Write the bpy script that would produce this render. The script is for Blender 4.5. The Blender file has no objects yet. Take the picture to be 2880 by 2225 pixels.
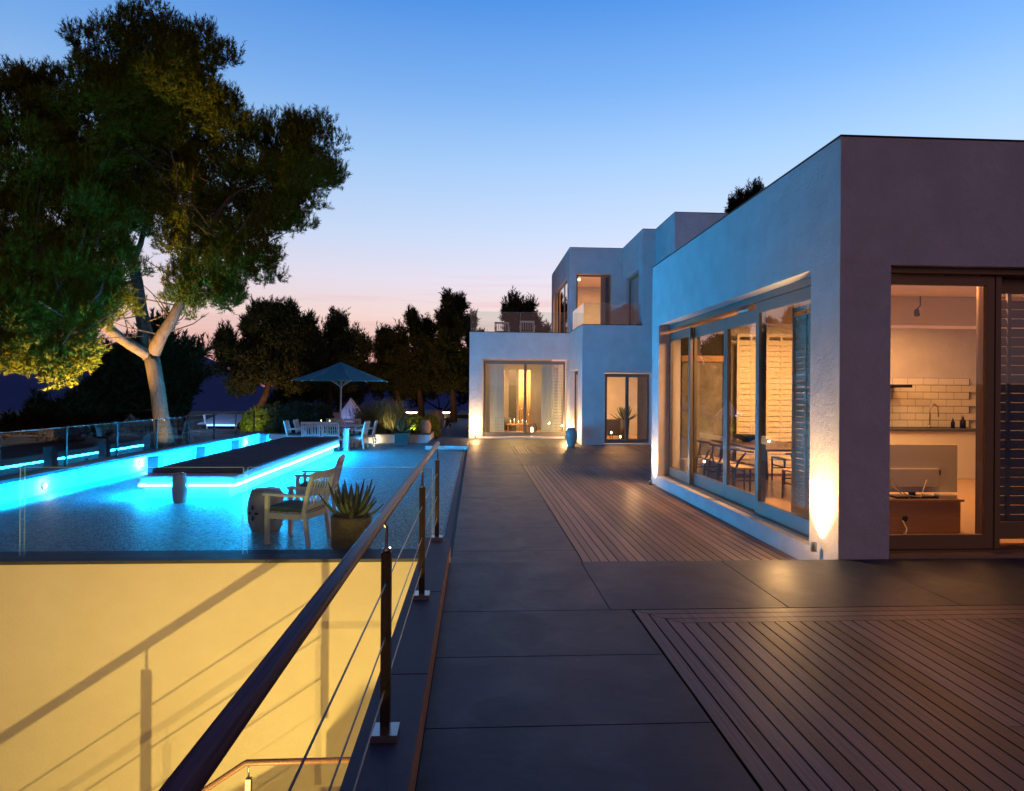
import bpy, bmesh, math, random
import numpy as np
from mathutils import Vector, Matrix
R = math.radians
SC = bpy.context.scene
COL = SC.collection
random.seed(7)

# ------------------------------------------------------------------ camera
F_PX, YAW, ROLL, EYE, HY = 1800.0, R(3.24), R(0.4), 1.6, 1101.7
cd = bpy.data.cameras.new("camera")
cam = bpy.data.objects.new("camera", cd)
COL.objects.link(cam)
cd.sensor_fit = 'HORIZONTAL'
cd.sensor_width = 36.0
cd.lens = 36.0 * F_PX / 2880.0
cd.shift_y = -(1112.5 - HY) / 2880.0
cd.clip_start = 0.05
cd.clip_end = 20000
cam.location = (0, 0, EYE)
cam.rotation_euler = (Matrix.Rotation(-YAW, 3, 'Z') @ Matrix.Rotation(R(90), 3, 'X') @ Matrix.Rotation(ROLL, 3, 'Z')).to_euler()
SC.camera = cam

# ------------------------------------------------------------------ view / cycles
SC.view_settings.view_transform = 'Standard'
SC.view_settings.look = 'None'
SC.view_settings.exposure = 0.0
SC.view_settings.gamma = 1.0
SC.cycles.max_bounces = 7
SC.cycles.diffuse_bounces = 3
SC.cycles.glossy_bounces = 4
SC.cycles.transparent_max_bounces = 16
SC.cycles.sample_clamp_indirect = 4.0
SC.cycles.use_light_tree = True
SC.cycles.use_denoising = True
SC.cycles.caustics_reflective = False
SC.cycles.caustics_refractive = False

# ------------------------------------------------------------------ world: dusk sky, bright over the sunset, dark aside, unseen glow behind
wd = bpy.data.worlds.new("World")
SC.world = wd
wd.use_nodes = True
nt = wd.node_tree
nt.nodes.clear()
def WN(t, **k):
    n = nt.nodes.new(t)
    for a, b in k.items(): setattr(n, a, b)
    return n
def ramp(node, stops):
    cr = node.color_ramp
    while len(cr.elements) > 1: cr.elements.remove(cr.elements[-1])
    cr.elements[0].position = stops[0][0]; cr.elements[0].color = (*stops[0][1], 1)
    for p, c in stops[1:]:
        e = cr.elements.new(p); e.color = (*c, 1)
def lin(r, g, b):
    f = lambda v: (v/255/12.92) if v/255 <= .04045 else ((v/255+.055)/1.055)**2.4
    return (f(r), f(g), f(b))
tc = WN('ShaderNodeTexCoord'); sx = WN('ShaderNodeSeparateXYZ')
nt.links.new(tc.outputs['Generated'], sx.inputs[0])
rz = WN('ShaderNodeValToRGB')
ramp(rz, [(0.0, lin(165,105,130)), (.03, lin(214,148,152)), (.062, lin(240,182,172)), (.113, lin(250,220,212)), (.17, lin(234,227,243)), (.238, lin(205,223,252)),
          (.335, lin(168,207,252)), (.42, lin(128,181,245)), (.52, lin(84,150,233)), (.65, lin(48,104,196)), (1.0, lin(18,52,125))])
nt.links.new(sx.outputs['Z'], rz.inputs[0])
# thin streak clouds near the horizon
mp = WN('ShaderNodeMapping'); mp.inputs['Scale'].default_value = (1.6, 1.6, 34)
nz = WN('ShaderNodeTexNoise'); nz.inputs['Scale'].default_value = 2.4; nz.inputs['Detail'].default_value = 5
nt.links.new(tc.outputs['Generated'], mp.inputs[0]); nt.links.new(mp.outputs[0], nz.inputs['Vector'])
cr2 = WN('ShaderNodeValToRGB'); ramp(cr2, [(.52, (0,0,0)), (.72, (1,1,1))])
nt.links.new(nz.outputs['Fac'], cr2.inputs[0])
band = WN('ShaderNodeValToRGB'); ramp(band, [(0,(0,0,0)), (.06,(.35,.35,.35)), (.13,(.45,.45,.45)), (.22,(0,0,0))])
nt.links.new(sx.outputs['Z'], band.inputs[0])
mu = WN('ShaderNodeMath', operation='MULTIPLY'); nt.links.new(cr2.outputs[0], mu.inputs[0]); nt.links.new(band.outputs[0], mu.inputs[1])
mxc = WN('ShaderNodeMix', data_type='RGBA'); nt.links.new(mu.outputs[0], mxc.inputs[0]); nt.links.new(rz.outputs[0], mxc.inputs[6]); mxc.inputs[7].default_value = (*lin(236,186,190), 1)
# out-of-view sky: sides kept dark, pink glow added behind to light front wall
re = WN('ShaderNodeValToRGB'); ramp(re, [(0, (.006,.012,.03)), (.3, (.006,.018,.055)), (1, (.004,.026,.12))])
rp = WN('ShaderNodeValToRGB'); ramp(rp, [(0, (.60,.33,.33)), (.4, (.42,.26,.36)), (.7, (.02,.035,.11)), (1, (.004,.026,.12))])
nt.links.new(sx.outputs['Z'], rp.inputs[0])
mrp = WN('ShaderNodeMapRange'); mrp.interpolation_type = 'SMOOTHSTEP'; mrp.inputs['From Min'].default_value = -.55; mrp.inputs['From Max'].default_value = -.9
nt.links.new(sx.outputs['Y'], mrp.inputs['Value'])
mrear = WN('ShaderNodeMix', data_type='RGBA'); nt.links.new(mrp.outputs[0], mrear.inputs[0]); nt.links.new(re.outputs[0], mrear.inputs[6]); nt.links.new(rp.outputs[0], mrear.inputs[7])
vm = WN('ShaderNodeVectorMath', operation='MULTIPLY'); vm.inputs[1].default_value = (1,1,0); nt.links.new(tc.outputs['Generated'], vm.inputs[0])
vn = WN('ShaderNodeVectorMath', operation='NORMALIZE')
vd = WN('ShaderNodeVectorMath', operation='DOT_PRODUCT'); vd.inputs[1].default_value = (math.sin(YAW), math.cos(YAW), 0); nt.links.new(vm.outputs[0], vn.inputs[0])
nt.links.new(vn.outputs[0], vd.inputs[0])
nt.links.new(sx.outputs['Z'], re.inputs[0])
mr = WN('ShaderNodeMapRange'); mr.interpolation_type = 'SMOOTHSTEP'
mr.inputs['From Min'].default_value = .66; mr.inputs['From Max'].default_value = .79
nt.links.new(vd.outputs['Value'], mr.inputs['Value'])
mxr = WN('ShaderNodeMix', data_type='RGBA'); nt.links.new(mr.outputs[0], mxr.inputs[0]); nt.links.new(mrear.outputs[2], mxr.inputs[6]); nt.links.new(mxc.outputs[2], mxr.inputs[7])
mrx = WN('ShaderNodeMapRange'); mrx.inputs['From Min'].default_value = -.62; mrx.inputs['From Max'].default_value = .62
mrx.inputs['To Min'].default_value = .88; mrx.inputs['To Max'].default_value = 1.12
nt.links.new(sx.outputs['X'], mrx.inputs['Value'])
mm = WN('ShaderNodeMix', data_type='RGBA', blend_type='MULTIPLY'); mm.inputs[0].default_value = 1
nt.links.new(mxr.outputs[2], mm.inputs[6]); nt.links.new(mrx.outputs[0], mm.inputs[7])
bg = WN('ShaderNodeBackground'); bg.inputs['Strength'].default_value = 1.0
ow = WN('ShaderNodeOutputWorld')
nt.links.new(mm.outputs[2], bg.inputs[0]); nt.links.new(bg.outputs[0], ow.inputs[0])

# ------------------------------------------------------------------ measured ray -> point on the plane Y=const / Z=const / X=const
_r = Vector((math.cos(YAW), -math.sin(YAW), 0)); _f = Vector((math.sin(YAW), math.cos(YAW), 0))
def _ray(px, py):
    u = px-1440; v = HY-py
    u2 = u*math.cos(ROLL)-v*math.sin(ROLL); v2 = u*math.sin(ROLL)+v*math.cos(ROLL)
    return _r*(u2/F_PX) + Vector((0,0,v2/F_PX)) + _f
def aty(px, py, Y):
    d = _ray(px, py); return Vector((0,0,EYE)) + d*(Y/d.y)
def atx(px, py, X):
    d = _ray(px, py); return Vector((0,0,EYE)) + d*(X/d.x)

# ------------------------------------------------------------------ materials
def mat(name, col=(.5,.5,.5), rough=.6, metal=0.0, spec=.5, noise=None, bump=None, emit=None, var=None, coat=0):
    """noise=(scale, amount, second colour); bump=(scale, distance, strength); var=random-per-island amount"""
    m = bpy.data.materials.new(name); m.use_nodes = True
    t = m.node_tree; p = t.nodes['Principled BSDF']
    p.inputs['Base Color'].default_value = (*col, 1); p.inputs['Roughness'].default_value = rough
    p.inputs['Metallic'].default_value = metal; p.inputs['Specular IOR Level'].default_value = spec
    if coat: p.inputs['Coat Weight'].default_value = coat
    last = None
    tcn = t.nodes.new('ShaderNodeTexCoord')
    if noise:
        n = t.nodes.new('ShaderNodeTexNoise'); n.inputs['Detail'].default_value = 6; n.inputs['Roughness'].default_value = .65
        mpn = t.nodes.new('ShaderNodeMapping')
        sc_ = noise[0] if isinstance(noise[0], tuple) else (noise[0],)*3
        mpn.inputs['Scale'].default_value = sc_; n.inputs['Scale'].default_value = 1
        t.links.new(tcn.outputs['Object'], mpn.inputs[0]); t.links.new(mpn.outputs[0], n.inputs['Vector'])
        mr_ = t.nodes.new('ShaderNodeMapRange'); mr_.inputs['From Min'].default_value = .35; mr_.inputs['From Max'].default_value = .65
        mr_.inputs['To Max'].default_value = noise[1]
        t.links.new(n.outputs['Fac'], mr_.inputs['Value'])
        mx = t.nodes.new('ShaderNodeMix'); mx.data_type = 'RGBA'
        mx.inputs[6].default_value = (*col, 1); mx.inputs[7].default_value = (*noise[2], 1)
        t.links.new(mr_.outputs[0], mx.inputs[0]); last = mx.outputs[2]
    if var:
        g = t.nodes.new('ShaderNodeNewGeometry')
        mr2 = t.nodes.new('ShaderNodeMapRange'); mr2.inputs['To Min'].default_value = 1-var; mr2.inputs['To Max'].default_value = 1+var
        t.links.new(g.outputs['Random Per Island'], mr2.inputs['Value'])
        hs = t.nodes.new('ShaderNodeHueSaturation')
        if last: t.links.new(last, hs.inputs['Color'])
        else: hs.inputs['Color'].default_value = (*col, 1)
        t.links.new(mr2.outputs[0], hs.inputs['Value']); last = hs.outputs[0]
    if last: t.links.new(last, p.inputs['Base Color'])
    if bump:
        bn = t.nodes.new('ShaderNodeTexNoise'); bn.inputs['Detail'].default_value = 5; bn.inputs['Roughness'].default_value = .6
        mpb = t.nodes.new('ShaderNodeMapping')
        sc_ = bump[0] if isinstance(bump[0], tuple) else (bump[0],)*3
        mpb.inputs['Scale'].default_value = sc_; bn.inputs['Scale'].default_value = 1
        t.links.new(tcn.outputs['Object'], mpb.inputs[0]); t.links.new(mpb.outputs[0], bn.inputs['Vector'])
        b = t.nodes.new('ShaderNodeBump'); b.inputs['Distance'].default_value = bump[1]; b.inputs['Strength'].default_value = bump[2]
        t.links.new(bn.outputs['Fac'], b.inputs['Height']); t.links.new(b.outputs[0], p.inputs['Normal'])
    if emit:
        p.inputs['Emission Color'].default_value = (*emit[0], 1); p.inputs['Emission Strength'].default_value = emit[1]
    return m
M = {}
def plaster():
    m = mat('plaster', (.74,.72,.70), .85, spec=.2)
    t = m.node_tree; p = t.nodes['Principled BSDF']
    tcn = t.nodes.new('ShaderNodeTexCoord')
    n1 = t.nodes.new('ShaderNodeTexNoise'); n1.inputs['Scale'].default_value = 32; n1.inputs['Detail'].default_value = 8; n1.inputs['Roughness'].default_value = .72; n1.inputs['Distortion'].default_value = 1.2
    n2 = t.nodes.new('ShaderNodeTexNoise'); n2.inputs['Scale'].default_value = 2.6; n2.inputs['Detail'].default_value = 7; n2.inputs['Roughness'].default_value = .6
    t.links.new(tcn.outputs['Object'], n1.inputs['Vector']); t.links.new(tcn.outputs['Object'], n2.inputs['Vector'])
    b1 = t.nodes.new('ShaderNodeBump'); b1.inputs['Distance'].default_value = .016; b1.inputs['Strength'].default_value = .9
    b2 = t.nodes.new('ShaderNodeBump'); b2.inputs['Distance'].default_value = .12; b2.inputs['Strength'].default_value = .45
    t.links.new(n2.outputs['Fac'], b2.inputs['Height']); t.links.new(n1.outputs['Fac'], b1.inputs['Height'])
    t.links.new(b2.outputs[0], b1.inputs['Normal']); t.links.new(b1.outputs[0], p.inputs['Normal'])
    cr = t.nodes.new('ShaderNodeValToRGB'); ramp(cr, [(.3,(.56,.55,.545)), (.7,(.66,.65,.645))])
    t.links.new(n2.outputs['Fac'], cr.inputs[0]); t.links.new(cr.outputs[0], p.inputs['Base Color'])
    return m
M['plaster'] = plaster()
M['slate'] = mat('slate_paving', (.028,.038,.056), .42, spec=.4, noise=(3.1,.25,(.050,.060,.078)), bump=((14,16,14),.005,.35), var=.22)
def mottle(m, lo=.47, hi=.58, sc=2.6, stretch=(1,1,1)):
    t = m.node_tree; p = t.nodes['Principled BSDF']; c_ = t.nodes.new('ShaderNodeTexCoord'); mp_ = t.nodes.new('ShaderNodeMapping'); mp_.inputs['Scale'].default_value = stretch
    n = t.nodes.new('ShaderNodeTexNoise'); n.inputs['Scale'].default_value = sc; n.inputs['Detail'].default_value = 9; n.inputs['Roughness'].default_value = .7; n.inputs['Distortion'].default_value = .8
    q = t.nodes.new('ShaderNodeMapRange'); q.inputs['From Min'].default_value = .35; q.inputs['From Max'].default_value = .65; q.inputs['To Min'].default_value = lo; q.inputs['To Max'].default_value = hi
    t.links.new(c_.outputs['Object'], mp_.inputs[0]); t.links.new(mp_.outputs[0], n.inputs['Vector']); t.links.new(n.outputs['Fac'], q.inputs['Value']); t.links.new(q.outputs[0], p.inputs['Roughness'])
mottle(M['slate']); 
M['concrete_dark'] = mat('grey_concrete', (.16,.15,.14), .9)
M['stone_dark'] = mat('dark_stone', (.045,.055,.075), .6, noise=(5,.6,(.065,.072,.085)), bump=(30,.004,.4))
M['grout'] = mat('grout', (.012,.012,.014), .9)
M['pebble'] = None
M['wood_deck'] = mat('deck_wood', (.185,.135,.118), .48, spec=.4, noise=((60,1.2,60),.9,(.095,.07,.078)), var=.42, bump=((90,2,90),.002,.5))
M['oak'] = mat('oak_wood', (.42,.25,.12), .5, noise=((3,3,40),.6,(.32,.18,.08)))
M['dark_wood'] = mat('dark_wood', (.045,.025,.018), .45, noise=((4,60,4),.7,(.025,.014,.01)))
M['rail_wood'] = mat('handrail_wood', (.25,.145,.115), .38, noise=((90,2.2,90),1,(.085,.038,.036)), bump=((120,3,120),.002,.6))
M['white_wood'] = mat('white_painted_wood', (.66,.64,.60), .55, bump=((60,60,8),.001,.3))
M['shutter'] = mat('shutter_paint', (.62,.58,.46), .55)
M['shutter_dark'] = mat('dark_shutter', (.13,.115,.10), .6)
M['frame'] = mat('frame_metal', (.17,.155,.13), .42, metal=.35)
M['frame_brown'] = mat('frame_bronze', (.24,.14,.055), .45, metal=.0)
M['steel'] = mat('brushed_steel', (.42,.40,.38), .28, metal=1.0, bump=((200,200,4),.001,.2))
M['post_steel'] = mat('aged_steel', (.085,.06,.05), .32, metal=.85, noise=((6,6,3),.8,(.035,.028,.026)))
M['cable'] = mat('steel_cable', (.25,.24,.23), .4, metal=1.0)
M['black'] = mat('black_metal', (.008,.008,.009), .5, spec=.2)
M['cushion'] = mat('charcoal_fabric', (.07,.078,.095), .9, spec=.2, bump=(180,.002,.5))
M['teal_cushion'] = mat('teal_fabric', (.06,.12,.13), .9, spec=.2, bump=(150,.002,.4))
M['canvas'] = mat('parasol_canvas', (.03,.30,.36), .85, bump=(100,.002,.3))
M['ceramic'] = mat('glazed_ceramic', (.30,.36,.36), .18, noise=(9,.8,(.42,.42,.34)), coat=.5)
M['basalt'] = mat('rough_basalt', (.13,.09,.065), .95, noise=(28,.9,(.09,.065,.05)), bump=(60,.02,1.0))
M['terracotta'] = mat('weathered_terracotta', (.42,.25,.15), .8, noise=(7,.8,(.30,.20,.13)), bump=(30,.004,.4))
M['agave'] = mat('agave_leaf', (.055,.085,.035), .5, noise=(8,.8,(.12,.125,.045)), var=.25)
M['bark'] = mat('pine_bark', (.09,.066,.048), .95, spec=.1, noise=((9,9,3),.9,(.065,.05,.04)), bump=((16,16,6),.06,1.0))
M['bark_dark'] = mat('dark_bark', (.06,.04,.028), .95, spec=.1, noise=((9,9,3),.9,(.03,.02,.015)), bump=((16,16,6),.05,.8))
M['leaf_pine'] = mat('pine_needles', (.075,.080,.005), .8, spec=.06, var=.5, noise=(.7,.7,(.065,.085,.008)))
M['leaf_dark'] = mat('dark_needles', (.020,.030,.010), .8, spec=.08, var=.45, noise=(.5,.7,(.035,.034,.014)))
M['leaf_shrub'] = mat('shrub_leaf', (.045,.085,.05), .6, spec=.3, var=.4)
M['leaf_lime'] = mat('lime_leaf', (.22,.26,.03), .6, var=.3)
M['grass'] = mat('ornamental_grass', (.17,.16,.06), .7, var=.4)
M['soil'] = mat('soil', (.03,.025,.018), .95, bump=(20,.02,.6))
M['hill'] = mat('far_hills', (.11,.125,.22), 1.0, spec=0, noise=(.004,.6,(.08,.095,.17)))  # blue of distance haze put into the hill colour
M['ground'] = mat('dry_ground', (.022,.02,.012), .95, noise=(.15,.8,(.03,.032,.018)), bump=(2,.05,.5))
M['white_wall'] = mat('interior_white', (.80,.74,.64), .8)
M['floor_int'] = mat('interior_floor', (.45,.30,.18), .22, noise=(1,.5,(.38,.25,.15)))
M['curtain'] = mat('curtain_fabric', (.55,.42,.25), .9)
M['dark_curtain'] = mat('dark_curtain', (.05,.045,.045), .9)
M['panel_grey'] = mat('grey_stone_panel', (.25,.24,.22), .8, noise=(5,.9,(.12,.115,.10)), bump=(12,.02,.8))
M['sofa'] = mat('sofa_fabric', (.07,.06,.05), .9)
M['plastic_white'] = mat('white_plastic', (.7,.68,.62), .35)
M['tent'] = mat('tent_canvas', (.6,.6,.66), .8)
M['yellow_wall'] = mat('stairwell_render', (.80,.73,.56), .85, spec=.2, noise=((.9,.9,1.6),.55,(.70,.62,.45)), bump=(34,.006,.6))
def emis(name, col, s):
    m = bpy.data.materials.new(name); m.use_nodes = True
    t = m.node_tree; t.nodes.clear()
    e = t.nodes.new('ShaderNodeEmission'); e.inputs[0].default_value = (*col, 1); e.inputs[1].default_value = s
    o = t.nodes.new('ShaderNodeOutputMaterial'); t.links.new(e.outputs[0], o.inputs[0]); return m
BLUE = (.004, .36, 1.0); WARM = (1.0, .56, .20)
M['led'] = emis('blue_led', (.004,.42,1.0), 900)
M['led_front'] = emis('blue_led_front', (.006,.42,1.0), 260)
M['led_added'] = emis('added_cove_led', (.0,.40,1.0), 900)  # for the added strip under the left wall cap
M['led_soft'] = emis('pale_led', (.25,.5,1.0), 5)
M['warm_glow'] = emis('warm_lens', (1.0,.72,.38), 14)
M['bulb'] = emis('warm_bulb', (1.0,.80,.50), 9)
M['candle'] = emis('candle_flame', (1.0,.82,.5), 8)
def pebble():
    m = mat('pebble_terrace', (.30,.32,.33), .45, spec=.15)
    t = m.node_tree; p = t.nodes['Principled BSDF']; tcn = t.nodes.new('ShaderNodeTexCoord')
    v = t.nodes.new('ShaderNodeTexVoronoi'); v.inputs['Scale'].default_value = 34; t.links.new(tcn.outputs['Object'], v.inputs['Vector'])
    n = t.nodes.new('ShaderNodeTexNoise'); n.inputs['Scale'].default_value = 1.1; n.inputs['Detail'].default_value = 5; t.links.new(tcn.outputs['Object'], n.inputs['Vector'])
    cr = t.nodes.new('ShaderNodeValToRGB'); ramp(cr, [(0,(.05,.17,.21)), (.5,(.13,.42,.49)), (1,(.28,.68,.76))])  # teal put into the pebble colour to carry the blue LED glow
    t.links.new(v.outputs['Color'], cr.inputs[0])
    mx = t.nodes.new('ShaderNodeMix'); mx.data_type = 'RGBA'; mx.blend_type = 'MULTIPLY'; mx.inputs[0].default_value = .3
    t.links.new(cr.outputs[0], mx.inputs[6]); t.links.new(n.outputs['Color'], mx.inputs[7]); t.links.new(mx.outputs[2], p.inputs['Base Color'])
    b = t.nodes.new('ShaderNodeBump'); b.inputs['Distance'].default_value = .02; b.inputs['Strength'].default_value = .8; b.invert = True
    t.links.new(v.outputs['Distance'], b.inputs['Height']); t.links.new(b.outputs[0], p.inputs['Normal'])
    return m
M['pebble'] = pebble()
def glass(name, tint=(.93,.97,.96), boost=1.0, ior=1.5):
    m = bpy.data.materials.new(name); m.use_nodes = True
    t = m.node_tree; t.nodes.clear()
    tr = t.nodes.new('ShaderNodeBsdfTransparent'); tr.inputs[0].default_value = (*tint, 1)
    gl = t.nodes.new('ShaderNodeBsdfGlossy'); gl.inputs['Roughness'].default_value = .0
    fr = t.nodes.new('ShaderNodeFresnel'); fr.inputs[0].default_value = ior
    g = t.nodes.new('ShaderNodeNewGeometry')
    inv = t.nodes.new('ShaderNodeMath'); inv.operation = 'SUBTRACT'; inv.inputs[0].default_value = 1
    mu_ = t.nodes.new('ShaderNodeMath'); mu_.operation = 'MULTIPLY'; mu3 = t.nodes.new('ShaderNodeMath'); mu3.operation = 'MULTIPLY'; mu3.inputs[1].default_value = boost; mu3.use_clamp = True
    t.links.new(g.outputs['Backfacing'], inv.inputs[1]); t.links.new(inv.outputs[0], mu_.inputs[0]); t.links.new(fr.outputs[0], mu_.inputs[1])
    t.links.new(mu_.outputs[0], mu3.inputs[0])
    mx = t.nodes.new('ShaderNodeMixShader'); t.links.new(mu3.outputs[0], mx.inputs[0]); t.links.new(tr.outputs[0], mx.inputs[1]); t.links.new(gl.outputs[0], mx.inputs[2])
    o = t.nodes.new('ShaderNodeOutputMaterial'); t.links.new(mx.outputs[0], o.inputs[0]); return m
M['glass_edge'] = mat('glass_edge', (.35,.62,.66), .25, spec=.8)
M['glass'] = glass('window_glass', (.90,.94,.93), 2.8)
M['fence_glass'] = glass('balustrade_glass', (.88,.95,.95), 1.9)

# ------------------------------------------------------------------ mesh helpers
class MB:
    def __init__(s): s.v = []; s.f = []; s.smooth = []
    def _add(s, vs, fs, sm=False):
        o = len(s.v); s.v += [tuple(x) for x in vs]; s.f += [tuple(o+i for i in f) for f in fs]; s.smooth += [sm]*len(fs); return s
    def box(s, x0, x1, y0, y1, z0, z1):
        if x0 > x1: x0, x1 = x1, x0
        if y0 > y1: y0, y1 = y1, y0
        if z0 > z1: z0, z1 = z1, z0
        v = [(x0,y0,z0),(x1,y0,z0),(x1,y1,z0),(x0,y1,z0),(x0,y0,z1),(x1,y0,z1),(x1,y1,z1),(x0,y1,z1)]
        return s._add(v, [(0,3,2,1),(4,5,6,7),(0,1,5,4),(1,2,6,5),(2,3,7,6),(3,0,4,7)])
    def bar(s, a, b, w, h=None, up=(0,0,1)):
        """rectangular bar from a to b"""
        a = Vector(a); b = Vector(b); h = h or w; d = (b-a).normalized(); u = Vector(up)
        if abs(d.dot(u)) > .98: u = Vector((0,1,0))
        sd = d.cross(u).normalized(); u = sd.cross(d).normalized()
        v = []
        for p in (a, b):
            for i, j in ((-1,-1),(1,-1),(1,1),(-1,1)): v.append(p+sd*(i*w/2)+u*(j*h/2))
        return s._add(v, [(0,1,2,3),(7,6,5,4),(0,4,5,1),(1,5,6,2),(2,6,7,3),(3,7,4,0)])
    def tube(s, pts, rad, n=10, caps=True):
        pts = [Vector(p) for p in pts]
        if not isinstance(rad, (list, tuple)): rad = [rad]*len(pts)
        vs = []; prev = None
        for i, p in enumerate(pts):
            d = (pts[min(i+1, len(pts)-1)]-pts[max(i-1, 0)]).normalized()
            if prev is None:
                u = Vector((0,0,1)) if abs(d.z) < .9 else Vector((1,0,0)); sd = d.cross(u).normalized()
            else:
                sd = (prev-d*prev.dot(d)).normalized()
            prev = sd; up = d.cross(sd)
            for k in range(n):
                t = 2*math.pi*k/n; vs.append(p+(sd*math.cos(t)+up*math.sin(t))*rad[i])
        fs = []
        for i in range(len(pts)-1):
            for k in range(n): a = i*n+k; b = i*n+(k+1) % n; fs.append((a, a+n, b+n, b))
        if caps: fs.append(tuple(range(n))); fs.append(tuple((len(pts)-1)*n+k for k in reversed(range(n))))
        return s._add(vs, fs, True)
    def lathe(s, prof, c=(0,0,0), n=28, sx=1, sy=1):
        vs = []
        for r, z in prof:
            for k in range(n):
                t = 2*math.pi*k/n; vs.append((c[0]+r*math.cos(t)*sx, c[1]+r*math.sin(t)*sy, c[2]+z))
        fs = []
        for i in range(len(prof)-1):
            for k in range(n): a = i*n+k; b = i*n+(k+1) % n; fs.append((a, b, b+n, a+n))
        if prof[0][0] > .0005: fs.append(tuple(reversed(range(n))))
        if prof[-1][0] > .0005: fs.append(tuple((len(prof)-1)*n+k for k in range(n)))
        return s._add(vs, fs, True)
    def quad(s, *p): return s._add(p, [tuple(range(len(p)))])
    def build(s, name, m, parent=None, bevel=0, loc=None):
        me = bpy.data.meshes.new(name); me.from_pydata(s.v, [], s.f)
        me.polygons.foreach_set('use_smooth', s.smooth); me.materials.append(m if not isinstance(m, str) else M[m]); me.update()
        o = bpy.data.objects.new(name, me); COL.objects.link(o)
        if parent: o.parent = parent
        if loc: o.location = loc
        if bevel:
            b = o.modifiers.new('b', 'BEVEL'); b.width = bevel; b.segments = 2; b.limit_method = 'ANGLE'
        return o
def tag(o, label=None, cat=None, group=None, kind=None):
    if label: o['label'] = label
    if cat: o['category'] = cat
    if group: o['group'] = group
    if kind: o['kind'] = kind
    return o
def empty(name, loc, label, cat, group=None, rz=0):
    o = bpy.data.objects.new(name, None); COL.objects.link(o); o.location = loc; o.rotation_euler = (0,0,rz)
    o.empty_display_size = .2
    return tag(o, label, cat, group)
def struct(o): o['kind'] = 'structure'; return o
def copy_tree(o, parent=None):
    c = o.copy(); COL.objects.link(c); c.parent = parent
    for ch in [x for x in bpy.data.objects if x.parent == o]: copy_tree(ch, c)
    return c
def lamp(name, kind, loc, power, col=WARM, parent=None, aim=None, **k):
    l = bpy.data.lights.new(name, kind); l.energy = power; l.color = col
    for a, b in k.items(): setattr(l, a, b)
    o = bpy.data.objects.new(name, l); COL.objects.link(o)
    if parent is not None:
        o.parent = parent; o.location = Vector(loc)-parent.location
    else: o.location = loc
    if aim is not None:
        d = Vector(aim)-Vector(loc); o.rotation_euler = d.to_track_quat('-Z', 'Y').to_euler()
    return o

W, T = -.20, -.32      # wood-deck walk level, sunken terrace level
# =================================================================== GROUND, HILLS
def terrain():
    rs = [2.0]+[3.0*1.17**i for i in range(0, 48)]
    na = 200; vs = []; fs = []
    rnd = random.Random(3)
    ph = [rnd.uniform(0, 6.28) for _ in range(20)]
    for i, r in enumerate(rs):
        for k in range(na):
            a = 2*math.pi*k/na; x = r*math.sin(a); y = r*math.cos(a)
            z = -5.2
            if r > 55: z = -5.2-(min(r, 420)-55)*.16
            if r > 900:
                az = math.degrees(math.atan2(x, y))
                t = min(1, (r-900)/1800)
                h = 120+35*math.sin(a*9+ph[0])+24*math.sin(a*17+ph[1])+14*math.sin(a*31+ph[2])+8*math.sin(a*57+ph[3])
                h += 95*math.exp(-((az+40)/12)**2) + 60*math.exp(-((az+24)/5)**2)
                h += 30*math.sin(r*.0016+a*5)
                z = z+h*t*t*(3-2*t)
            vs.append((x, y, z))
    for i in range(len(rs)-1):
        for k in range(na): a = i*na+k; b = i*na+(k+1) % na; fs.append((a, b, b+na, a+na))
    fs.append(tuple(reversed(range(na))))
    m = MB(); m._add(vs, fs, True)
    return m
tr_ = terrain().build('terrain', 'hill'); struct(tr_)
# garden level around the terrace
g = MB()
g.box(-40, -8.07, 4.0, 60, -1.2, -.36)
g.box(-8.07, -1.95, 24.05, 60, -1.2, -.12)
g.box(-1.45, 16, 42, 60, -1.2, -.20)
struct(g.build('garden_ground', 'ground'))

# =================================================================== PAVING
def tiles(name, x0, x1, ys, z, m='slate', xs=None, gap=.006, th=.05):
    b = MB(); g = MB()
    xs = xs or [x0, x1]
    for i in range(len(ys)-1):
        for j in range(len(xs)-1):
            b.box(xs[j]+gap/2, xs[j+1]-gap/2, ys[i]+gap/2, ys[i+1]-gap/2, z-th, z)
    g.box(x0, x1, ys[0], ys[-1], z-th-.1, z-.006)
    o = b.build(name, m, bevel=.002); struct(o)
    q = g.build(name+'_bed', 'grout'); struct(q)
    return o
# raised slate floor round the near deck, camera side
tiles('paving', -.234, 1.158, [-2.4,-1.5,-.6,.35,1.35,2.2,3.05,3.86,4.66], 0)
tiles('paving', -.234, 12.0, [4.66,6.0], 0, xs=[-.234,1.0,2.35,3.7,5.05,6.4,7.75,9.1,10.45,12.0])
struct(MB().box(-.25, 12, 5.99, 6.003, -.4, -.004).build('paving_edge', 'stone_dark'))
# lower walk beyond the step
tiles('walkway', -.25, 1.145, [6.003+i*1.22 for i in range(0, 13)]+[21.2], W)
tiles('walkway', 1.145, 6.13, [15.68, 17.1, 18.56], W, xs=[1.145,2.4,3.65,4.9,6.13])
tiles('walkway', 1.145, 3.62, [21.10, 22.9, 24.61], W, xs=[1.145,2.4,3.62])
tiles('walkway', -.25, 1.145, [21.2, 22.9, 24.61], W)
tiles('walkway', 1.147, 1.262, [18.565, 21.095], W)
tiles('path', -1.45, -.25, [21.23+i*1.6 for i in range(0, 13)]+[42], W)
struct(MB().box(-1.65, -.25, 21.19, 21.225, T, W-.002).build('step_riser', 'plaster'))
struct(MB().box(-1.65, -1.45, 21.2255, 24, T-.02, W-.004).build('path_edge', 'slate'))
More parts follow.
